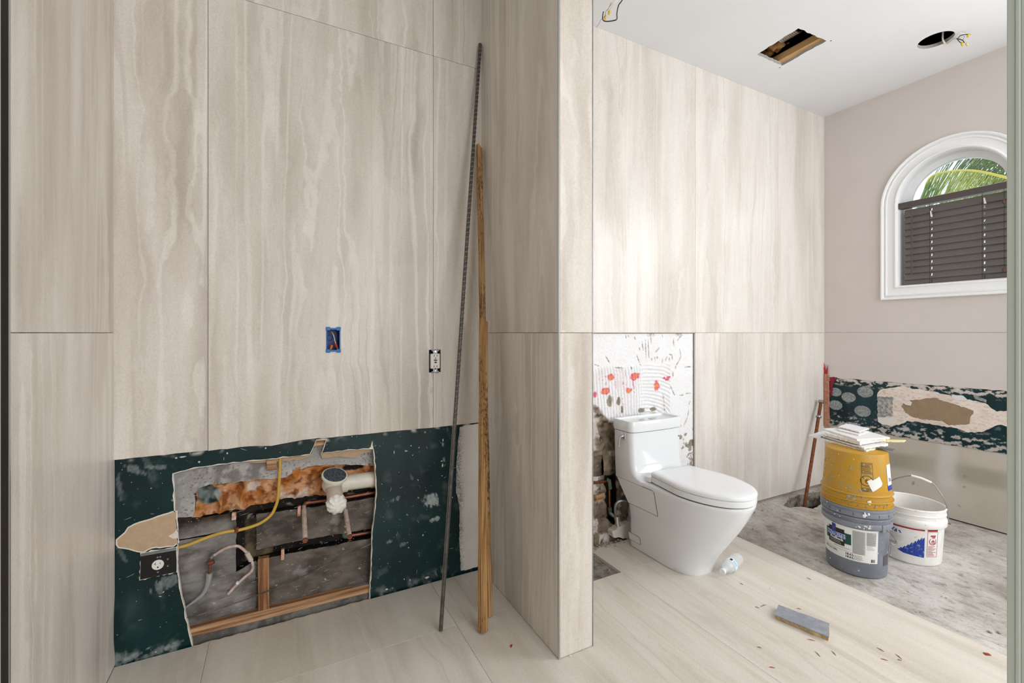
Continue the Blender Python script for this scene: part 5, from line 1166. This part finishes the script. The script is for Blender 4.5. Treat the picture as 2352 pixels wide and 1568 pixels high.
go = tag(empty('outlet', (.686, 2.12, 1.08)), 'white two-socket safety outlet without cover plate at the tile joint', 'outlet')
box('box_back', gx0-.002, gx1+.002, 2.135, 2.17, gz0-.002, gz1+.002, M['black'], go)
box('device_face', .6625, .7085, 2.1105, 2.136, 1.045, 1.118, M['device_white'], go, bevel=.004)
for zc in (1.108, 1.056):
    for xo, w_, h_ in ((-.0075, .0014, .0085), (.0075, .0014, .0075)): box('slot', .6855+xo-w_, .6855+xo+w_, 2.1100, 2.1108, zc-h_/2, zc+h_/2, M['slot'], go)
    bm = bmesh.new(); tb(bm, [(.6855, 2.1099, zc-.0115), (.6855, 2.1110, zc-.0115)], .0028, 10); finish(bm, 'ground_hole', M['slot'], go)
box('reset_button', .6775, .6935, 2.1090, 2.111, 1.0835, 1.0895, M['dark_red'], go, bevel=.0006)
box('test_button', .6795, .6915, 2.1090, 2.111, 1.0725, 1.0785, M['slot'], go, bevel=.0006)
for zc, sg in ((1.126, 1), (1.037, -1)):
    yk = box('mounting_yoke', .6745, .6965, 2.1150, 2.1165, zc-.009, zc+.009, M['steel'], go, bevel=.0005)
    for sx in (-1, 1): bm = bmesh.new(); lathe(bm, [(.0035, -.001), (.0065, -.001), (.0065, .001), (.0035, .001), (.0035, -.001)], (0, 0, 0), 12); e_ = finish(bm, 'plaster_ear', M['steel'], yk); e_.data.transform(Matrix.Translation((.6855+sx*.0125, 2.1145, zc+sg*.010)) @ Matrix.Rotation(PI/2, 4, 'X'))
    bm = bmesh.new(); tb(bm, [(.6855, 2.1125, zc+sg*.003), (.6855, 2.116, zc+sg*.003)], .0035, 10); finish(bm, 'screw', M['chrome'], yk)
child_space(go)
jb = tag(empty('junction_cover', (-.395, 2.13, .35)), 'square black metal cover with one round white outlet on the green board', 'outlet')
jq = [(-0.4494, 0.3945), (-0.3435, 0.3938), (-0.3422, 0.3011), (-0.452, 0.2989)]
plate('cover_plate', jag(jq, .02, .0008, 3), FB(2.1255), 0, .008, M['box_black'], jb, bevel=.0015)
plate('plaster_rim', jag(grow(jq, .005), .008, .003, 8), FB(2.1295), 0, .003, M['gypsum'], jb)
plate('cover_lip', [jq[0], jq[1], (jq[1][0], jq[1][1]-.008), (jq[0][0], jq[0][1]-.008)], FB(2.1235), 0, .002, M['steel'], jb)
oc = (-0.3986, 0.3432)
def disc(name, c_, r_, y0, y1, mat, par, n=28):
    bm = bmesh.new(); tb(bm, [(c_[0], y0, c_[1]), (c_[0], y1, c_[1])], r_, n); return finish(bm, name, mat, par)
of = disc('outlet_face', oc, .0185, 2.1225, 2.1258, M['device_white'], jb)
box('slot', oc[0]-.008, oc[0]-.0065, 2.1220, 2.1227, oc[1]+.0005, oc[1]+.0095, M['slot'], of); box('slot', oc[0]-.0125, oc[0]-.008, 2.1220, 2.1227, oc[1]+.0045, oc[1]+.006, M['slot'], of)
box('slot', oc[0]+.0065, oc[0]+.008, 2.1220, 2.1227, oc[1]+.001, oc[1]+.0085, M['slot'], of); disc('ground_hole', (oc[0], oc[1]-.009), .0028, 2.1220, 2.1227, M['slot'], of, 10)
for dx, dz in ((.030, .014), (.030, -.012), (0, -.028), (-.001, .028), (.007, .028)): disc('plate_screw', (oc[0]+dx, oc[1]+dz), .0032, 2.1235, 2.1257, M['steel'], jb, 10)
child_space(jb)

# ---------------------------------------------------------------- pipes and cables in the wall opening
dr = tag(empty('drain_pipe', (.25, 2.18, .52)), 'white plastic drain with round clean-out cap and tape-wrapped stub', 'drain pipe')
tube('drain_run', [(0.2125, 2.1950, 0.5279), (0.4725, 2.1950, 0.5248)], .036, M['pvc'], dr, 20)
tube('coupling', [(0.2273, 2.1950, 0.5275), (0.2876, 2.1950, 0.5281)], .043, M['pvc'], dr, 20)
tube('hub', [(0.2245, 2.1850, 0.5587), (0.2188, 2.1300, 0.5522)], .037, M['pvc'], dr, 20)
tube('stub_pipe', [(0.2209, 2.1500, 0.5576), (0.2211, 2.0350, 0.5061)], .0335, M['pvc_dusty'], dr, 20)
bm = bmesh.new(); bmesh.ops.create_icosphere(bm, subdivisions=4, radius=1); tcx = Vector((0.2241, 2.0300, 0.4943))
for v in bm.verts: d_ = v.co.normalized(); v.co = tcx+Vector((d_.x*.040, d_.y*.032, d_.z*.040))*(1+.10*fb(d_.x*3, d_.z*3, 1, d_.y*3)+.06*math.sin(9*math.atan2(d_.z, d_.x)+4*d_.y))
finish(bm, 'tape_wrap', M['white_tape'], dr, True)
c0 = Vector((0.2246, 2.1000, 0.5964)); ax = Vector((.13, -.36, .92)).normalized()
cc = tube('cleanout_neck', [c0-ax*.06+Vector((0, .03, 0)), c0-ax*.03, c0-ax*.020, c0-ax*.010], .041, M['pvc'], dr, 24)
bm = bmesh.new(); tb(bm, [c0-ax*.010, c0-ax*.008, c0+ax*.001, c0+ax*.002], [.050, .054, .054, .052], 32); finish(bm, 'cleanout_rim', M['pvc'], dr, True)
bm = bmesh.new(); tb(bm, [c0, c0+ax*.0035], .0475, 32); finish(bm, 'cleanout_plug', plain('dark_plug', (46, 52, 62), .5, c2=(90, 98, 108), nscale=120), dr)
child_space(dr)
def path3(y, pts): return pts
h1 = tag(empty('copper_pipe', (.2, 2.2, .45)), 'upper copper water pipe with one dusty stub, below the white drain', 'pipe')
tube('pipe_run', smooth_path([(0.4757, 2.2100, 0.4523), (0.412, 2.2100, 0.4544), (0.2723, 2.2100, 0.4533), (0.1427, 2.2100, 0.4558), (0.1194, 2.2100, 0.454), (0.1088, 2.2100, 0.4461)]), .0095, M['copper'], h1, 10)
tube('elbow', smooth_path([(0.1316, 2.2050, 0.4594), (0.1138, 2.2050, 0.4567), (0.1068, 2.2050, 0.4423)]), .0115, M['copper'], h1, 10)
st_ = tube('stub', [(0.1065, 2.2000, 0.4461), (0.1016, 2.0000, 0.3796)], .0098, M['copper_dusty'], h1, 12)
tube('end_cap', [(0.1018, 2.0030, 0.3801), (0.1018, 1.9940, 0.3794)], .0102, M['copper'], st_, 12)
child_space(h1)
h2 = tag(empty('copper_pipe', (.3, 2.2, .36)), 'lower copper water pipe with riser and dusty stub in the wall opening', 'pipe')
tube('pipe_run', [(0.4757, 2.2100, 0.2662), (0.2857, 2.2100, 0.2724)], .0095, M['copper'], h2, 10)
tube('riser', [(0.2764, 2.2120, 0.2796), (0.2764, 2.2120, 0.4073)], .0095, M['rust'], h2, 10)
tube('elbow', smooth_path([(0.2951, 2.2080, 0.2753), (0.2797, 2.2080, 0.2765), (0.2759, 2.2080, 0.3016)]), .0120, M['verdigris'], h2, 10)
st_ = tube('stub', [(0.2794, 2.2050, 0.4132), (0.2766, 2.0300, 0.3447)], .0098, M['copper_dusty'], h2, 12)
tube('end_cap', [(0.277, 2.0330, 0.3453), (0.2765, 2.0240, 0.3444)], .0102, M['copper'], st_, 12)
child_space(h2)
tag(tube('power_cable', smooth_path([(0.01154, 2.1580, 0.6878), (0.01154, 2.1580, 0.632), (0.008234, 2.1580, 0.5767), (0.004936, 2.1580, 0.5215), (-0.004924, 2.1580, 0.4805), (-0.02288, 2.1580, 0.4468), (-0.05833, 2.1580, 0.4224), (-0.09787, 2.1580, 0.4121), (-0.1397, 2.1580, 0.4079), (-0.1822, 2.1580, 0.4095), (-0.2267, 2.1580, 0.4047), (-0.2703, 2.1580, 0.3947), (-0.31, 2.1580, 0.3844), (-0.3421, 2.1580, 0.3812)]), .0062, M['cable_yellow'], None, 8, 1.0), 'yellow electrical cable curving down to the black outlet cover', 'cable')
ft = tag(empty('copper_tube', (-.2, 2.16, .3)), 'small bent copper tube with grey taped tail in the wall opening', 'tube')
tube('bent_tube', smooth_path([(-0.2308, 2.1550, 0.321), (-0.2102, 2.1550, 0.3321), (-0.1849, 2.1550, 0.344), (-0.1563, 2.1550, 0.3465), (-0.1365, 2.1550, 0.3404), (-0.1133, 2.1550, 0.3136), (-0.09617, 2.1550, 0.2826), (-0.08832, 2.1550, 0.2499), (-0.0946, 2.1550, 0.2279), (-0.1211, 2.1550, 0.2075), (-0.1502, 2.1550, 0.1827), (-0.1759, 2.1550, 0.1558)]), .0055, M['copper_dusty'], ft, 8)
tube('fitting', [(-0.1101, 2.1530, 0.3102), (-0.09451, 2.1530, 0.2741)], .0095, M['pvc_dusty'], ft, 10)
tube('fitting', [(-0.2335, 2.1530, 0.3173), (-0.2262, 2.1530, 0.3261)], .009, M['steel'], ft, 10)
tube('valve', [(-0.2422, 2.1530, 0.2967), (-0.223, 2.1500, 0.3022)], .008, M['copper'], ft, 10)
tube('tail', smooth_path([(-0.2353, 2.1560, 0.3129), (-0.2382, 2.1560, 0.2856), (-0.2397, 2.1560, 0.2528)]), .0045, M['copper'], ft, 8)
tube('tape_sleeve', smooth_path([(-0.2397, 2.1560, 0.2563), (-0.2455, 2.1560, 0.2159), (-0.2599, 2.1560, 0.1815), (-0.2814, 2.1560, 0.1631), (-0.3041, 2.1560, 0.1487), (-0.3265, 2.1560, 0.138)]), [.0115, .0115, .011, .0105, .010, .010, .0095, .009, .0085, .0082, .008, .0078, .0076, .0074, .007, .007, .0065, .0062, .006, .0058, .0056, .0054, .0052, .005, .0048, .0046, .0044, .0042, .004, .0038, .0036][:31], M['cable_grey'], ft, 8)
tube('tie_band', [(-0.1454, 2.1520, 0.1919), (-0.1393, 2.1520, 0.1975)], .007, M['white_tape'], ft, 10)
child_space(ft)
tag(tube('wire', smooth_path([(-0.3191, 2.1440, 0.1067), (-0.2542, 2.1440, 0.1065), (-0.151, 2.1440, 0.1174), (-0.02918, 2.1440, 0.1364), (0.1159, 2.1440, 0.1678), (0.2587, 2.1440, 0.2125), (0.3977, 2.1440, 0.245)]), .0024, M['wire_dark'], None, 6), 'thin dusty wire stretched diagonally across the wall opening', 'wire')
for i, (pts, lab) in enumerate([([(-0.1633, 2.1680, 0.4787), (-0.1481, 2.1680, 0.4777), (-0.1496, 2.1680, 0.4492), (-0.1649, 2.1680, 0.4504)], 'copper strap tab on the black chase, nearest the yellow cable clamp'), ([(0.0808, 2.1680, 0.4617), (0.09285, 2.1680, 0.4633), (0.09112, 2.1680, 0.4198), (0.07908, 2.1680, 0.4202)], 'copper strap tab left of the upper dusty copper stub'), ([(0.01658, 2.1680, 0.2879), (0.02826, 2.1680, 0.289), (0.02826, 2.1680, 0.244), (0.01491, 2.1680, 0.2434)], 'copper strap tab below the lower black chase, above the wood upright')]):
    tag(plate('copper_strap', [(p[0], p[2]) for p in pts], FB(2.166), 0, .014, plain('bright_copper_%d' % i, (206, 122, 84), .4, metal=.4, c2=(216, 206, 198), nscale=50)), lab, 'strap', 'copper strap tabs')
tag(tube('cable_clamp', [(-0.1472, 2.1560, 0.421), (-0.1472, 2.1560, 0.4013)], .008, M['rust'], None, 8), 'rusty clip holding the yellow cable', 'clip')

# ---------------------------------------------------------------- things on the floor
bt = tag(empty('water_bottle', (2.07, 1.52, .03)), 'empty clear plastic water bottle lying at the foot of the toilet', 'bottle')
b0, b1 = Vector((1.9593, 1.4877, 0.022)), Vector((2.2071, 1.5565, 0.03))
axb = (b1-b0); axb.z = 0; Lb = axb.length; axb.normalize()
Lb = .205
def bpt(s_, dz=0): return Vector((b0.x, b0.y, .0325+dz))+axb*s_
prof = [(.000, .0125), (.004, .0135), (.018, .0135), (.022, .0125), (.030, .0135), (.042, .021), (.060, .0300), (.078, .0325), (.095, .0305), (.112, .0325), (.128, .0305), (.145, .0325), (.160, .0305), (.178, .0325), (.196, .0315), (.203, .026), (.205, .010)]
bm = bmesh.new(); tb(bm, [bpt(s_) for s_, r_ in prof], [r_ for s_, r_ in prof], 24); bo = finish(bm, 'bottle_body', M['pet'], bt, True)
bm = bmesh.new(); tb(bm, [bpt(-.002), bpt(.016)], .0145, 20); finish(bm, 'bottle_cap', plain('translucent_white_cap', (226, 226, 226), .4), bt, bevel=.001)
bm = bmesh.new(); tb(bm, [bpt(.080), bpt(.108)], .0333, 28, False); bl = finish(bm, 'bottle_label', plain('white_bottle_label', (226, 232, 236), .5), bt, True)
sd = axb.cross(Vector((0, 0, 1)))
for a0_, a1_, mt in ((.25, .62, M['ink']), (-.75, .1, plain('pale_blue_print', (156, 198, 226), .5))):
    bm = bmesh.new(); n_ = 8
    for k in range(n_):
        t0, t1 = a0_+(a1_-a0_)*k/n_+.9, a0_+(a1_-a0_)*(k+1)/n_+.9
        bm.faces.new([bm.verts.new(bpt(s_)+.0337*(math.cos(t)*sd+math.sin(t)*Vector((0, 0, 1)))) for s_, t in ((.085, t0), (.085, t1), (.103, t1), (.103, t0))])
    finish(bm, 'label_print', mt, bl)
child_space(bt)
oq = [(1.9775, 1.2154), (2.0480, 1.0471), (1.9446, 0.9959), (1.8868, 1.1803)]
oct_ = empty('board_offcut', (1.98, 1.12, 0)); tag(oct_, 'grey-faced board offcut with tan broken edge lying on the floor tiles', 'offcut')
zof = .0165
oq = zq([(1788, 1388), (1905, 1431), (1904, 1462), (1779, 1411)], zof+.004)
plate('face_sheet', jag(oq, .02, .0012, 12), FZ(zof), 0, .004, M['offcut_top'], oct_)
plate('broken_core', jag(grow(oq, -.006), .014, .004, 13), FZ(zof-.0155), 0, .0155, M['offcut_core'], oct_)
child_space(oct_)
splinter_uv = [(1863,1470,12,3), (1744,1487,7,2), (1739,1395,7,2), (1835,1398,7,2), (1878,1502,8,8), (1773,1533,9,1), (1915,1500,7,7), (2022,1492,11,6), (2064,1508,10,8), (2031,1515,11,3), (2066,1516,7,2), (1753,1391,8,-3), (1858,1329,7,3), (1703,1341,5,3)]
SP = None
sp_lab = ['splinter just beyond the near end of the grey offcut', "short splinter left of the offcut's nearer long edge", 'short splinter left of the offcut by its far end', 'tiny splinter lying behind the far half of the offcut', "slanting splinter in front of the offcut's near corner", 'splinter nearest the bottom picture edge, near the middle tile joint', 'slanting splinter to the right of the one before the offcut', 'upper of two splinters midway between offcut and concrete edge', 'longest reddish splinter of the group near the tile edge strip', 'lower splinter of the pair midway between offcut and concrete edge', 'tiny splinter right beside the longest reddish one', "faint tiny splinter above left of the offcut's far end", 'tiny splinter on the tiles between offcut and grey pail', 'tiny splinter on the tiles right of the water bottle cap']
def make_splinter():
    bm = bmesh.new(); tb(bm, [(-.5, 0, .1), (0, .03, .16), (.5, 0, .1)], [.03, .10, .04], 5); me_o = finish(bm, 'wood_splinter', M['splinter'])
    return me_o
for i, (u, v, du, dv) in enumerate(splinter_uv):
    o = make_splinter() if SP is None else SP.copy()
    if SP is None: SP = o
    else: COL.objects.link(o)
    (xa, ya), (xb, yb) = zq([(u-du, v-dv), (u+du, v+dv)], 0)
    L = math.hypot(xb-xa, yb-ya); o.location = ((xa+xb)/2, (ya+yb)/2, 0); o.rotation_euler = (0, 0, math.atan2(yb-ya, xb-xa)); o.scale = (L*.8, .016, .012)
    tag(o, sp_lab[i], 'splinter', 'wood splinters on the floor')
lf = zq([(2258, 1497), (2270, 1499), (2277, 1504), (2264, 1503)], .003)
tag(plate('red_leaf', lf, FZ(.0008), 0, .002, M['splinter']), 'small red-brown leaf flake near the concrete edge by the door', 'flake')
tag(plate('red_chip', zq([(1172, 1481), (1177, 1479), (1176, 1483), (1173, 1486)], .003), FZ(.0005), 0, .003, M['red_film']), 'tiny dark red chip on the alcove floor', 'chip')
bm = bmesh.new(); rd = random.Random(17)
def crumb(bm, x, y, z, r):
    m4 = Matrix.Translation((x, y, z+r*.5)) @ Matrix.Rotation(rd.uniform(0, 6), 4, 'Z') @ Matrix.Diagonal((rd.uniform(.7, 1.5), rd.uniform(.6, 1.2), rd.uniform(.4, .8), 1)); bmesh.ops.create_icosphere(bm, subdivisions=1, radius=r, matrix=m4)
for u, v, r in [(1310, 1507, 4), (1752, 1268, 5), (1302, 1495, 2), (1325, 1504, 2), (1340, 1492, 2), (1250, 1520, 2), (1149, 1519, 2), (1770, 1352, 3), (1613, 1388, 2), (1709, 1275, 2), (1868, 1300, 2)]+[(rd.uniform(1380, 2280), rd.uniform(1330, 1560), rd.uniform(.8, 1.6)) for _ in range(50)]+[(rd.uniform(300, 1250), rd.uniform(1440, 1560), rd.uniform(.7, 1.3)) for _ in range(40)]:
    x, y = zq([(u, v)], 0)[0]
    if y < 2.0 and not (RX < x < PX and y > PY) and x > LX and math.hypot(x-1.98, y-1.12) > .14 and not (1.7 < x < 2.15 and y > 1.5): crumb(bm, x, y, 0, r*.0011)
tag(finish(bm, 'debris', M['crumb']), 'scattered white plaster crumbs on the floor tiles', 'debris', None, 'stuff')
bm = bmesh.new()
for _ in range(260):
    x = rd.uniform(2.46, 3.93); y = rd.uniform(.1, 2.03) if rd.random() < .6 else 2.03-abs(rd.gauss(0, .06))
    if math.hypot(x-2.725, y-1.262) < .16 or math.hypot(x-3.13, y-1.19) < .165: continue
    crumb(bm, x, y, -.02, rd.uniform(.001, .0035) if rd.random() < .93 else .008)
tag(finish(bm, 'rubble', M['splat_gray']), 'small grey and white rubble scattered over the bare concrete', 'rubble', None, 'stuff')
bm = bmesh.new()
for _ in range(140):
    x = rd.uniform(1.10, 1.55); y = rd.choice((rd.uniform(1.78, 2.05), rd.uniform(1.98, 2.05))); crumb(bm, x, y, -.0168, rd.uniform(.002, .008))
for _ in range(60):
    x = rd.uniform(1.56, 1.80); y = 2.05-abs(rd.gauss(0, .022)); crumb(bm, x, y, 0, rd.uniform(.002, .008))
tag(finish(bm, 'rubble', M['splat_gray']), 'crumbled mortar in the gap of the missing tile by the toilet', 'rubble', None, 'stuff')

# ---------------------------------------------------------------- blind
bl_ = tag(empty('window_blind', (WX+.02, WC, 2.12)), 'closed dark taupe slatted blind hung at the base of the window arch', 'blind')
hr = box('headrail', WX-.005, WX+.045, WC-.284, WC+.284, 2.106, 2.148, M['blind_rail'], bl_, bevel=.002)
ya, yb_ = WC+.258, WC-.258
cords = [1.388, 1.129]
slat0 = None
th = R(14)
for k in range(12):
    if slat0 is None:
        hs = [rect(yc-.0028, yc+.0028, -.010, .008) for yc in cords]
        slat0 = plate('slat', rect(yb_, ya, -.027, .027), lambda a, b, d=0: Vector((d-.0045*(b/.027)**2, a, b)), 0, .0028, M['blind'], bl_, holes=hs)
        o = slat0
    else: o = slat0.copy(); COL.objects.link(o)
    o.parent = bl_; o.rotation_euler = (0, th, 0); o.location = (0, 0, 0)
    o.matrix_parent_inverse = Matrix.Translation(bl_.location).inverted()
    o.location = (WX+.022, 0, 2.068-k*.0447)
box('bottom_rail', WX+.006, WX+.04, yb_, ya, 1.549, 1.565, M['blind_rail'], bl_, bevel=.002)
for yc in cords: tube('ladder_cord', [(WX+.002, yc+.005, 2.108), (WX+.002, yc+.005, 1.56)], .0012, M['slot'], bl_, 5)
tube('tilt_wand', [(WX-.004, 1.489, 2.085), (WX-.004, 1.489, 1.627)], .0045, M['blind_rail'], bl_, 8)
for yc, zc in ((1.384, 2.035), (1.122, 2.055)): plate('cord_clip', [(yc-.008, zc-.02), (yc+.003, zc-.02), (yc+.006, zc+.018), (yc, zc+.018)], FW(WX-.002), 0, .002, M['cable_white'], bl_)
for zc in (2.03, 1.61):
    td = tube('cord', [(WX-.004, 1.036, 2.106), (WX-.004, 1.036, zc)], .0009, M['slot'], bl_, 5)
    tube('tassel', [(WX-.004, 1.036, zc+.01), (WX-.004, 1.036, zc), (WX-.004, 1.036, zc-.016)], [.004, .009, .006], M['tassel'], td, 10)
child_space_skip = [o for o in bl_.children if not o.name.startswith('slat')]
for c in child_space_skip: c.matrix_parent_inverse = Matrix.Translation(bl_.location).inverted()
scuffm = plain('dark_scuff', (48, 40, 40), .6)

# ---------------------------------------------------------------- palm outside
pl = tag(empty('palm_tree', (6.6, .4, -.3)), 'palm tree outside the arched window, fronds hanging across the glass', 'tree')
tube('trunk', [(6.9, .1, -.3), (6.85, .12, 1.6), (6.7, .25, 2.75)], [.13, .11, .10], M['bark'], pl, 12)
def frond(pts, leaf, mat, seed, dirs, rm=M['rachis'], n=64):
    rd = random.Random(seed); path = smooth_path(pts, 8); bm = bmesh.new(); tb(bm, path, [.016*(1-.75*i/len(path)) for i in range(len(path))], 6)
    fr = finish(bm, 'frond', rm, pl, True); bm = bmesh.new()
    for k in range(n):
        t = .04+.95*k/n; i = min(int(t*(len(path)-1)), len(path)-2); p = path[i].lerp(path[i+1], t*(len(path)-1)-i); tg = (path[i+1]-path[i]).normalized()
        for d0 in dirs:
            d = (Vector(d0)+tg*.35+Vector((rd.uniform(-.15, .15), rd.uniform(-.15, .15), rd.uniform(-.1, .1)))).normalized(); L = leaf*rd.uniform(.8, 1.15)*(1-.45*t); w = tg*.0042
            a = p; b = p+d*L*.5+Vector((0, 0, -.02)); c = p+d*L+Vector((0, 0, -.10*L/.4))
            v = [bm.verts.new(q) for q in (a-w, a+w, b+w*1.2, b-w*1.2, c)]; bm.faces.new([v[0], v[1], v[2], v[3]]); bm.faces.new([v[3], v[2], v[4]])
    lf = finish(bm, 'leaflets', mat, fr, recalc=False); lf['kind'] = 'stuff'
frond([(6.0000, 1.2706, 2.5263), (6.0000, 1.5053, 2.6317), (6.0000, 1.6849, 2.7444), (6.0000, 1.8157, 2.8113), (6.0000, 1.9538, 2.8468), (6.0000, 2.0720, 2.8486), (6.0000, 2.1350, 2.7865), (6.0000, 2.1563, 2.6743)], .55, M['frond'], 1, [(.05, .15, -1), (-.15, .2, -1)])
frond([(6.4000, 1.3554, 2.6539), (6.4000, 1.5765, 2.8696), (6.4000, 1.7256, 3.0506), (6.4000, 1.8840, 3.1752), (6.4000, 2.0526, 3.1916)], .6, M['frond_dark'], 2, [(.0, .4, -.9), (0, .5, .5)])
frond([(6.9000, 1.4049, 3.0079), (6.9000, 1.6380, 3.2264), (6.9000, 1.8275, 3.2988), (6.9000, 1.9962, 3.2184), (6.9000, 2.1206, 3.0160)], .6, M['frond_dark'], 3, [(.0, .6, -.7), (0, -.3, -.9)])
frond([(6.6000, 1.3977, 2.5734), (6.6000, 1.5961, 2.6069), (6.6000, 1.8114, 2.6887), (6.6000, 2.0111, 2.6972), (6.6000, 2.1894, 2.6482)], .5, M['frond'], 4, [(.0, .5, .6), (0, .3, -.9)])
frond([(7.2000, 1.4660, 2.9504), (7.2000, 1.6463, 3.3829), (7.2000, 1.8063, 3.6867)], .8, M['frond_dark'], 5, [(0, .8, -.5), (0, .9, .2)])
child_space(pl)

# ---------------------------------------------------------------- ceiling wires
def wire_nut(p, d, par, mat=None, L=.022):
    p = Vector(p); d = Vector(d).normalized(); return tube('wire_nut', [p, p+d*L*.3, p+d*L], [.0035, .0075, .0045], mat or M['yellow_nut'], par, 8)
cw = tag(empty('ceiling_wires', (3.56, 1.14, CEIL)), 'loose wires with yellow twist caps hanging from the round ceiling hole', 'wires')
zc = 2.95
def kz(u, v, z): return Vector((*zq([(u, v)], z)[0], z))
tube('cable_sheath', smooth_path([kz(2166, 74, CEIL+.05), kz(2166, 92, CEIL+.01), kz(2175, 100, CEIL-.006), kz(2190, 90, CEIL-.012), kz(2197, 88, CEIL-.016)]), .0045, M['cable_white'], cw, 8)
tube('black_wire', smooth_path([kz(2191, 90, CEIL-.014), kz(2200, 88, CEIL-.02), kz(2206, 82, CEIL-.022), kz(2218, 79, CEIL-.024), kz(2229, 79, CEIL-.02)]), .0022, M['cable_black'], cw, 6)
tube('black_wire', smooth_path([kz(2199, 89, CEIL-.02), kz(2202, 94, CEIL-.022), kz(2208, 99, CEIL-.024)]), .0022, M['cable_black'], cw, 6)
tube('black_wire', smooth_path([kz(2200, 90, CEIL-.02), kz(2210, 92, CEIL-.022), kz(2215, 98, CEIL-.024)]), .0022, M['cable_black'], cw, 6)
tube('white_wire', smooth_path([kz(2193, 88, CEIL-.015), kz(2200, 78, CEIL-.018), kz(2208, 76, CEIL-.02), kz(2220, 80, CEIL-.022)]), .0018, M['cable_white'], cw, 6)
tube('bare_wire', smooth_path([kz(2215, 82, CEIL-.022), kz(2212, 91, CEIL-.02), kz(2202, 88, CEIL-.02)]), .0010, M['copper'], cw, 5)
wire_nut(kz(2226, 78, CEIL-.022), (-.3, .1, -.6), cw); wire_nut(kz(2209, 97, CEIL-.022), (.2, -.1, -.8), cw); wire_nut(kz(2219, 98, CEIL-.022), (.2, -.2, -.7), cw, plain('pale_yellow_nut', (214, 208, 150), .5))
child_space(cw)
cw2 = tag(empty('ceiling_wires', (1.72, 1.30, CEIL)), 'thick black cable and yellow-capped wires dangling from the ceiling edge', 'wires')
zd = 2.86
tube('black_cable', smooth_path([kz(1452, -60, CEIL+.02), kz(1440, -20, 2.95), kz(1428, 2, 2.88), kz(1421, 12, zd), kz(1417, 30, zd), kz(1417, 43, zd), kz(1411, 47, zd), kz(1395, 49, zd), kz(1386, 47, zd), kz(1384, 38, zd), kz(1386, 27, zd)]), .0027, M['cable_black'], cw2, 8)
tube('white_wire', smooth_path([kz(1440, -50, CEIL+.02), kz(1420, -8, 2.90), kz(1408, 5, zd), kz(1398, 19, zd), kz(1400, 14, zd), kz(1404, 6, zd)]), .0020, plain('pinkish_white_wire', (206, 190, 184), .5), cw2, 6)
tube('white_wire', smooth_path([kz(1445, -50, CEIL+.02), kz(1425, -8, 2.90), kz(1410, 8, zd), kz(1403, 20, zd), kz(1399, 26, zd)]), .0020, M['cable_white'], cw2, 6)
tube('bare_wire', smooth_path([kz(1398, 20, zd), kz(1392, 26, zd), kz(1390, 36, zd)]), .0012, M['copper'], cw2, 6)
tube('bare_wire', smooth_path([kz(1388, 38, zd), kz(1380, 46, zd), kz(1376, 55, zd), kz(1369, 63, zd)]), .0009, M['wire_dark'], cw2, 5)
wire_nut(kz(1390.5, 36, zd), kz(1390, 48, zd)-kz(1390.5, 36, zd), cw2, None, .028); wire_nut(kz(1400, 24, zd), kz(1398, 36, zd)-kz(1400, 24, zd), cw2, None, .028)
child_space(cw2)
